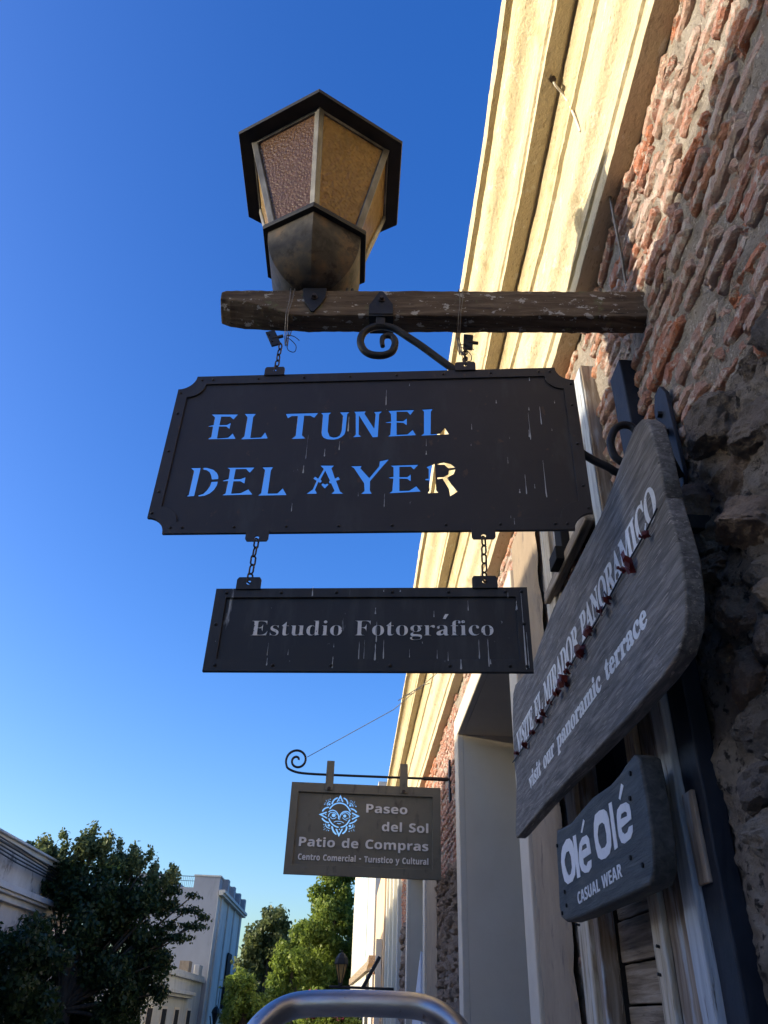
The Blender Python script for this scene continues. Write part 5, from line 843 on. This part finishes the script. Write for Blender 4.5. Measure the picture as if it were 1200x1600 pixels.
small_lamp('small black lantern under the balcony of the white house', -7.35, 52, 1.15, .95, -7.75, mLampRoof)
# ================================================================== BUILDINGS ACROSS THE STREET (left)
def house(name, label, loc, grp=None): return thing(name, label, 'building', loc, grp)
H0 = house('house', 'tall plain house across the street, behind the viewer, whose roof line shades the signs', (-7.8, -8, 0))
MB().box(-16, -7.8, -18, -1.6, -.2, 4.90).build('wall', mOld, H0); MB().box(-16.1, -7.68, -18.1, -1.5, 4.901, 5.02).build('cornice', mOld, H0, bevel=.02)
H_bounce = house('house', 'unseen tall cream house added on the right behind the viewer to bounce sunlight', (.9, -14, 0))  # added out of view so its sunlit walls bounce warm light back
MB().box(.9, 9, -26, -5.2, -.2, 9.5).build('wall', mFence, H_bounce); MB().box(.5, 9.1, -26.1, -5.1, 9.501, 9.9).build('cornice', mCream, H_bounce, bevel=.03)
H1 = house('house', 'stained white single storey house with a moulded parapet behind the dark climber', (-7.4, 10, 0))
MB().box(-15, -7.4, -1.4, 23.6, -.6, 4.51).build('wall', mOld, H1)
m = MB().box(-15, -7.30, -1.4, 23.7, 4.511, 4.61); m.box(-15, -7.22, -1.4, 23.75, 4.611, 4.66); m.build('coping', mWhite, H1, bevel=.01)
m = MB().box(-7.399, -7.26, -1.4, 23.65, 3.47, 3.59).box(-7.399, -7.16, -1.4, 23.7, 3.591, 3.65).box(-7.399, -7.10, -1.4, 23.75, 3.651, 3.77); m.build('cornice', mWhite, H1, bevel=.01)
for i in range(8):
    y = 1+i*2.9; m = MB().box(-7.397, -7.34, y-.6, y+.6, .0, 2.7); m.build('door' if i % 2 else 'shutter', mDark, H1)
W1 = thing('cable', 'bundle of dark cables sagging along the parapet of the stained white house', 'cable', (-7.2, 18, 4.6))
for k in range(5): MB().tube([(-7.19, 14, 4.55-.05*k), (-7.16, 18, 4.47-.07*k), (-7.19, 21, 4.38-.05*k), (-7.2, 23.5, 4.25-.03*k)], .016, 5).build('strand', mIron, W1)
H2 = house('house', 'low white house with a stepped cornice, in front of the grey tower house', (-8, 42, 0))
MB().box(-16, -8, 36, 49.9, -3, 3.10).build('wall', mWhite, H2)
m = MB().box(-16, -7.85, 36, 49.9, 3.101, 3.26).box(-16, -7.93, 36, 49.9, 3.261, 3.40); m.build('parapet', mWhite, H2, bevel=.01)
m = MB().box(-7.999, -7.75, 36, 46, 2.30, 2.42).box(-7.999, -7.62, 36, 46, 2.421, 2.56); m.build('cornice', mWhite, H2, bevel=.01)
for y in (37.5, 40.5, 43.5, 46.8):
    m = MB().box(-7.999, -7.96, y-.6, y+.6, -.6, 1.9); f = m.build('window', mTrim, H2); MB().box(-7.959, -7.955, y-.5, y+.5, -.5, 1.8).build('pane', mDark, f)
MB().box(-8.9, -8.4, 47.3, 48.2, 3.4, 4.0).build('chimney', mPlasterB, H2); MB().box(-8.3, -8.0, 48.4, 49.4, 3.4, 3.9).build('air_conditioner', mWhite, H2, bevel=.03)
TW = house('tower_house', 'tall grey and white house with a roof railing and a small black balcony', (-7.8, 50, 0))
m = MB().box(-12.6, -7.8, 50, 62, -4, 7.85).box(-9.3, -7.8, 50, 62, 7.85, 8.46).box(-12.6, -10.85, 50, 62, 7.85, 8.52); m.build('wall', mGreyW, TW)
m = MB().box(-7.799, -7.76, 50.0, 62, -4, 7.5); m.build('street_front', mWhite, TW)
m = MB().box(-9.34, -7.74, 49.95, 62, 8.461, 8.54); m.build('coping', mWhite, TW)
m = MB().box(-7.759, -7.5, 49.9, 62, 7.50, 7.62).box(-7.759, -7.4, 49.9, 62, 7.621, 7.78); m.build('cornice', mWhite, TW)
for y in (51.5, 54.5, 57.5, 60.5): MB().box(-7.8, -7.45, y-.35, y+.35, 7.79, 8.5).build('merlon', mGreyW, TW)
for y in (51.2, 54.4, 57.5, 60.8): MB().box(-7.759, -7.66, y-.22, y+.22, -3, 7.49).build('pilaster', mWhite, TW)
m = MB().tube([(-10.85, 50.05, 8.45), (-9.3, 50.05, 8.45)], .02, 5)
for i in range(15): m.tube([(-10.85+1.55*i/14, 50.05, 7.85), (-10.85+1.55*i/14, 50.05, 8.45)], .010, 4)
m.tube([(-10.85, 50.05, 8.2), (-9.3, 50.05, 8.2)], .014, 5).tube([(-10.8, 50.1, 8.45), (-10.8, 53, 8.45)], .02, 5); m.build('railing', mIron, TW)
m = MB().box(-7.75, -7.05, 55.4, 60.6, 1.75, 1.98); m.build('balcony', mWhite, TW, bevel=.03)
m = MB()
for i in range(34): m.tube([(-7.08, 55.45+5.1*i/33, 1.98), (-7.08, 55.45+5.1*i/33, 3.05)], .022, 4)
for i in range(6): m.tube([(-7.75+.67*i/5, 55.45, 1.98), (-7.75+.67*i/5, 55.45, 3.05)], .022, 4)
m.tube([(-7.75, 55.45, 3.06), (-7.08, 55.45, 3.06), (-7.08, 60.5, 3.06)], .04, 5); m.build('balcony_railing', mIron, TW)
m = MB().box(-7.70, -7.65, 56.5, 58.4, 1.99, 5.0); m.build('door', mDark, TW)
# ================================================================== RIGHT SIDE, FURTHER DOWN
SH = thing('shop_front', 'cream ribbed shop front further down the right side, half in sun', 'building', (.85, 17, 0))
MB().box(.92, 6, 14.45, 22.0, -1.2, 5.4).build('wall', mFence, SH)
for i in range(12):
    y = 14.75+i*.52; MB().box(.86 if i % 3 else .80, .919, y-.12, y+.12, -1.2, 5.0).build('rib', mFence if i % 4 else mWhite, SH, bevel=.01)
MB().box(.74, .919, 14.46, 22, 5.001, 5.35).build('cornice', mFence, SH, bevel=.02)
AP = thing('apricot_house', 'apricot plastered house with a dark doorway and timber lintel beyond the ribbed shop front', 'building', (.85, 24, 0))
MB().box(.86, 6, 22.05, 28.9, -1.4, 5.2).build('wall', mOrangeP, AP)
MB().box(.80, .859, 23.2, 25.8, -1, 2.75).build('doorway', mDark, AP); MB().box(.72, .859, 22.9, 26.1, 2.76, 2.95).build('lintel', mBrick, AP)
MB().box(.60, .84, 26.2, 28.6, 3.05, 3.25).build('ledge', mPlank, AP); MB().box(.70, .84, 22.6, 23.0, -1, 3.4).build('pilaster', mFence, AP)
EH = thing('white_house', 'sunlit white house closing the right side of the street, with a pale blue mural', 'building', (.5, 37, 0))
V = [(x, y, z) for z in (-3, 9) for x, y in ((.80, 29), (.16, 45), (6, 45), (6, 29))]
MB().add(V, [(0, 1, 5, 4), (1, 2, 6, 5), (2, 3, 7, 6), (3, 0, 4, 7), (4, 5, 6, 7)]).build('wall', mWhite, EH)
def ep(t, off, z): return (.80-.64*t-off, 29+16*t-off*.04, z)
MB().add([ep(.25, .02, 3.6), ep(.62, .02, 4.3), ep(.62, .02, 8.2), ep(.25, .02, 8.2)]+[ep(.25, .01, 3.6), ep(.62, .01, 4.3), ep(.62, .01, 8.2), ep(.25, .01, 8.2)], [(0, 1, 2, 3), (4, 7, 6, 5), (0, 4, 5, 1), (1, 5, 6, 2), (2, 6, 7, 3), (3, 7, 4, 0)]).build('mural_panel', mMural, EH)
for t0, t1, z0, z1, mm, nm in ((.1, .2, -1, 3.0, mDark, 'doorway'), (.45, .55, -1, 2.6, mDark, 'doorway'), (.05, .9, 3.05, 3.3, mPlank, 'timber_ledge')):
    MB().add([ep(t, o, z) for o in (.002, .14 if nm == 'timber_ledge' else .02) for z in (z0, z1) for t in (t0, t1)], [(0, 1, 3, 2), (4, 6, 7, 5), (0, 4, 5, 1), (2, 3, 7, 6), (0, 2, 6, 4), (1, 5, 7, 3)]).build(nm, mm, EH)
AW = thing('canvas_awning', 'pale white canvas sheet sloping out of the second doorway above the steel hoop', 'awning', (.9, 10, 2))
MB().add([(.80, 9.72, 1.30), (.80, 9.80, 2.28), (.86, 12.2, 1.42), (.86, 12.2, 1.2), (.83, 9.72, 1.30), (.83, 9.80, 2.26), (.89, 12.2, 1.42), (.89, 12.2, 1.2)], [(0, 1, 2, 3), (7, 6, 5, 4), (0, 4, 5, 1), (1, 5, 6, 2), (2, 6, 7, 3), (3, 7, 4, 0)]).build('sheet', mCanvas, AW)
# ================================================================== TREES
def leaves(name, blobs, n, size, mat, par, seed, hollow=.55, droop=.3, aspect=.55, kind=None, jit=.25):
    r = np.random.default_rng(seed); vol = np.array([b[3]*b[4]*b[5] for b in blobs])**.75; pk = r.choice(len(blobs), n, p=vol/vol.sum())
    B = np.array(blobs)[pk]; d = r.normal(size=(n, 3)); d /= np.linalg.norm(d, axis=1)[:, None]
    rad = hollow+(1-hollow)*r.random(n)**.6
    c = B[:, :3]+d*B[:, 3:6]*rad[:, None]
    # clumps
    cl = r.normal(size=(260, 3)); 
    ph = np.sin(c[:, 0]*5.1/B[:, 3].mean()+seed)*np.sin(c[:, 1]*4.3/B[:, 3].mean())*np.sin(c[:, 2]*5.7/B[:, 3].mean()+1)
    c += d*(ph*jit)[:, None]*B[:, 3:6]
    c += r.normal(size=(n, 3))*size*.8
    nrm = d*.5+r.normal(size=(n, 3))*.7; nrm /= np.linalg.norm(nrm, axis=1)[:, None]
    t = r.normal(size=(n, 3)); t[:, 2] -= droop*2; t -= nrm*(t*nrm).sum(1)[:, None]; t /= np.linalg.norm(t, axis=1)[:, None]; b = np.cross(nrm, t)
    s = size*(.6+.8*r.random(n))[:, None]; L = wl(par)
    c -= np.array(L)
    V = np.stack([c-t*s, c+b*s*aspect+nrm*s*.12, c+t*s, c-b*s*aspect+nrm*s*.12], 1).reshape(-1, 3)
    me = bpy.data.meshes.new(name); me.vertices.add(4*n); me.vertices.foreach_set('co', V.ravel())
    me.loops.add(4*n); me.loops.foreach_set('vertex_index', np.arange(4*n)); me.polygons.add(n); me.polygons.foreach_set('loop_start', np.arange(n)*4); me.update(calc_edges=True)
    return link(name, me, mat, par, kind)
def trunk(par, P, r0, r1, mat=None):
    k = len(smoothpath(P, 4)); MB().tube(smoothpath(P, 4), [r0+(r1-r0)*i/(k-1) for i in range(k)], 8).build('trunk', mat or mBark, par, smooth=True)
def branches(par, base, blobs, r, seed):
    m = MB(); q = random.Random(seed)
    for b in blobs:
        p = Vector(base); e = Vector(b[:3]); mid = p.lerp(e, .5)+Vector((q.uniform(-.2, .2), q.uniform(-.2, .2), q.uniform(0, .3)))*b[3]
        sp_ = smoothpath([p, mid, e], 4); m.tube(sp_, [r*(1-.8*i/(len(sp_)-1)) for i in range(len(sp_))], 6)
    m.build('limbs', mBark, par, smooth=True)
def clumps(bl, k, f, seed):
    r = random.Random(seed); o = []
    for x, y, z, a, b_, c in bl:
        for _ in range(k):
            d = Vector((r.gauss(0, 1), r.gauss(0, 1), r.gauss(0, 1))).normalized()*r.uniform(.45, .95); g_ = f*r.uniform(.6, 1.25)
            o.append((x+d.x*a, y+d.y*b_, z+d.z*c, a*g_, b_*g_, c*g_*.85))
    return o
D = thing('climber_tree', 'large dark leafy tree at bottom left, only its top catching the sun', 'tree', (-6.3, 20.8, 0))
def up(L): return [(x*1.3, 20.8+(y-16), 1.6+(z-1.6)*1.3, a*1.3, b_*1.1, c*1.3) for x, y, z, a, b_, c in L]
bl = up([(-4.9, 16, 2.1, 1.25, 1.3, 1.8), (-4.1, 16, 2.6, .80, .9, 1.0), (-4.6, 16, 3.40, .90, .8, .60), (-5.5, 16.2, 3.65, .55, .6, .45), (-3.95, 16, 1.3, .5, .8, 1.2), (-3.75, 16, 3.3, .45, .5, .35), (-6.15, 16.4, 4.05, .45, .5, .28)])
leaves('crown', clumps(bl, 20, .36, 4), 46000, .058, mLeafD, D, 3, hollow=.25, jit=.1)
sprig = [(-5.15, 16, 4.2, .13, .2, .36), (-5.05, 16, 4.5, .06, .1, .22), (-4.8, 16, 4.22, .2, .15, .08), (-4.5, 16, 4.3, .06, .1, .14), (-5.9, 16, 4.1, .25, .2, .2), (-4.1, 16, 3.95, .2, .2, .2), (-3.9, 16, 4.12, .05, .1, .14), (-3.5, 16, 3.7, .2, .2, .14), (-4.45, 16, 3.95, .4, .3, .2)]
for k in range(34):
    q_ = rnd.uniform(0, 1); sprig.append((-6.0+2.8*q_, 16+rnd.uniform(-.3, .3), 4.08-.55*max(0, q_-.45)*2+rnd.uniform(-.15, .3), rnd.uniform(.05, .14), .12, rnd.uniform(.08, .24)))
leaves('top_sprays', up(sprig), 10500, .048, mLeafM, D, 5, hollow=.05)  # top leaves get a lighter colour to suggest the sunlit crown
hang = [(-3.0, 15.9, 3.2, .30, .2, .05), (-2.85, 15.9, 2.95, .28, .2, .04), (-3.1, 15.9, 2.75, .3, .2, .06), (-2.7, 15.9, 3.1, .16, .1, .04), (-3.3, 15.9, 2.4, .16, .2, .16), (-3.25, 15.9, 1.9, .14, .2, .2), (-2.95, 15.9, 3.45, .16, .1, .04), (-3.35, 15.9, 3.55, .22, .1, .05)]
for k in range(20):
    z_ = rnd.uniform(1.5, 3.5); hang.append((-3.45+rnd.uniform(-.2, .3)-.25*abs(z_-2.9), 15.9, z_, rnd.uniform(.08, .2), .12, rnd.uniform(.03, .10)))
leaves('hanging_sprays', up(hang), 5200, .045, mLeafD, D, 8, hollow=.0, jit=0)
trunk(D, [(-6.4, 21, 0), (-6.3, 20.9, 1.2), (-6.5, 20.8, 2.6), (-6.5, 20.8, 4.2)], .2, .05); branches(D, (-6.4, 20.8, 1.6), bl+up(hang[:8])+up(sprig[:9]), .06, 3)
CB = thing('climbing_shrub', 'dark leafy shrub in the bottom left corner in front of the white parapet house', 'shrub', (-5.9, 15.5, 0))
sb = [(-5.9, 15.5, 1.3, 1.0, .9, 1.2), (-5.5, 15.5, 2.2, .7, .7, .75), (-6.2, 15.5, 2.3, .6, .6, .6)]
leaves('foliage', clumps(sb, 16, .38, 9), 24000, .050, mLeafD, CB, 33, hollow=.2, jit=.1)
trunk(CB, [(-5.9, 15.6, 0), (-5.9, 15.5, 1.8)], .07, .03); branches(CB, (-5.9, 15.5, .6), sb, .04, 6)
def tree(label, x, y, bl, n, size, mat, seed, grp='trees closing the end of the street', z0=-1.5, cat='tree', **k):
    T = thing('tree', label, cat, (x, y, z0), grp); b = [(x+a[0], y+a[1], a[2], a[3], a[4], a[5]) for a in bl]
    leaves('crown', clumps(b, 16, .38, seed), n, size, mat, T, seed, jit=.1, **{**k, 'hollow': .2}); trunk(T, [(x, y, z0), (x+.1, y, 1), (x, y, max(a[2] for a in bl)-.5)], .25, .06); branches(T, (x, y, 1.2), b, .09, seed); return T
tree('airy grey-green tree beside the tower house with sky showing through', -4.55, 50, [(-.2, 0, 4.4, 1.3, 1.3, 1.5), (.2, 0, 6.1, 1.0, 1, .8), (-.9, 0, 5.6, .8, 1, .7), (-1.1, 0, 3.4, .9, 1, 1.5), (-1.0, 0, 1.8, 1.0, 1, 1.2), (.9, 0, 5.0, .9, 1, 1.0)], 13000, .12, mLeafM, 11, hollow=.3)
tree('tall bushy green tree whose top is behind the olive sign', -.9, 48, [(0, 0, 6.6, 1.5, 1.5, 2.0), (-.8, 0, 4.2, 1.5, 1.5, 1.9), (.8, 0, 3.8, 1.4, 1.4, 2.2), (.3, 0, 8.2, 1.1, 1.1, 1.3), (-1.6, 0, 2.6, 1.1, 1.1, 1.4)], 30000, .11, mLeafG, 12, hollow=.5)
tree('middle bright green tree between the airy tree and the tall one', -2.9, 46, [(0, 0, 3.6, 1.1, 1.1, 1.6), (.5, 0, 5.2, .8, .8, 1.0), (-.6, 0, 2.2, 1.2, 1.2, 1.3)], 15000, .10, mLeafG, 13, hollow=.4)
tree('low yellow-green tree right of the balcony house', -4.6, 41, [(0, 0, 1.9, 1.0, 1.0, 1.3), (.9, 0, 1.2, .9, 1, 1.1), (-.3, 0, 3.0, .6, .7, .7)], 12000, .085, mLeafG, 14, hollow=.3)
BG = thing('bougainvillea', 'bush with pink blossom behind the steel hoop', 'bush', (-1.2, 34, -1))
leaves('foliage', [(-1.0, 34, 1.6, .9, .8, .9), (-.1, 34, 1.2, .9, .8, .8)], 7000, .07, mLeafG, BG, 21); leaves('blossom', [(-1.25, 33.6, 2.05, .35, .4, .45), (-.75, 33.6, 1.95, .3, .3, .3), (-.3, 33.6, 1.85, .3, .3, .25)], 1500, .055, mLeafP, BG, 22, hollow=.4)
trunk(BG, [(-.6, 34, -1), (-.6, 34, 1)], .1, .05)
FW = thing('hedge', 'dark hedge mass far down the street under the trees', 'hedge', (-3, 62, -2)); leaves('foliage', [(-4.5, 62, 1.5, 3.5, 2, 3.4), (-.5, 62, 3, 3.5, 2, 4.2)], 14000, .17, mLeafD, FW, 31, hollow=.4)
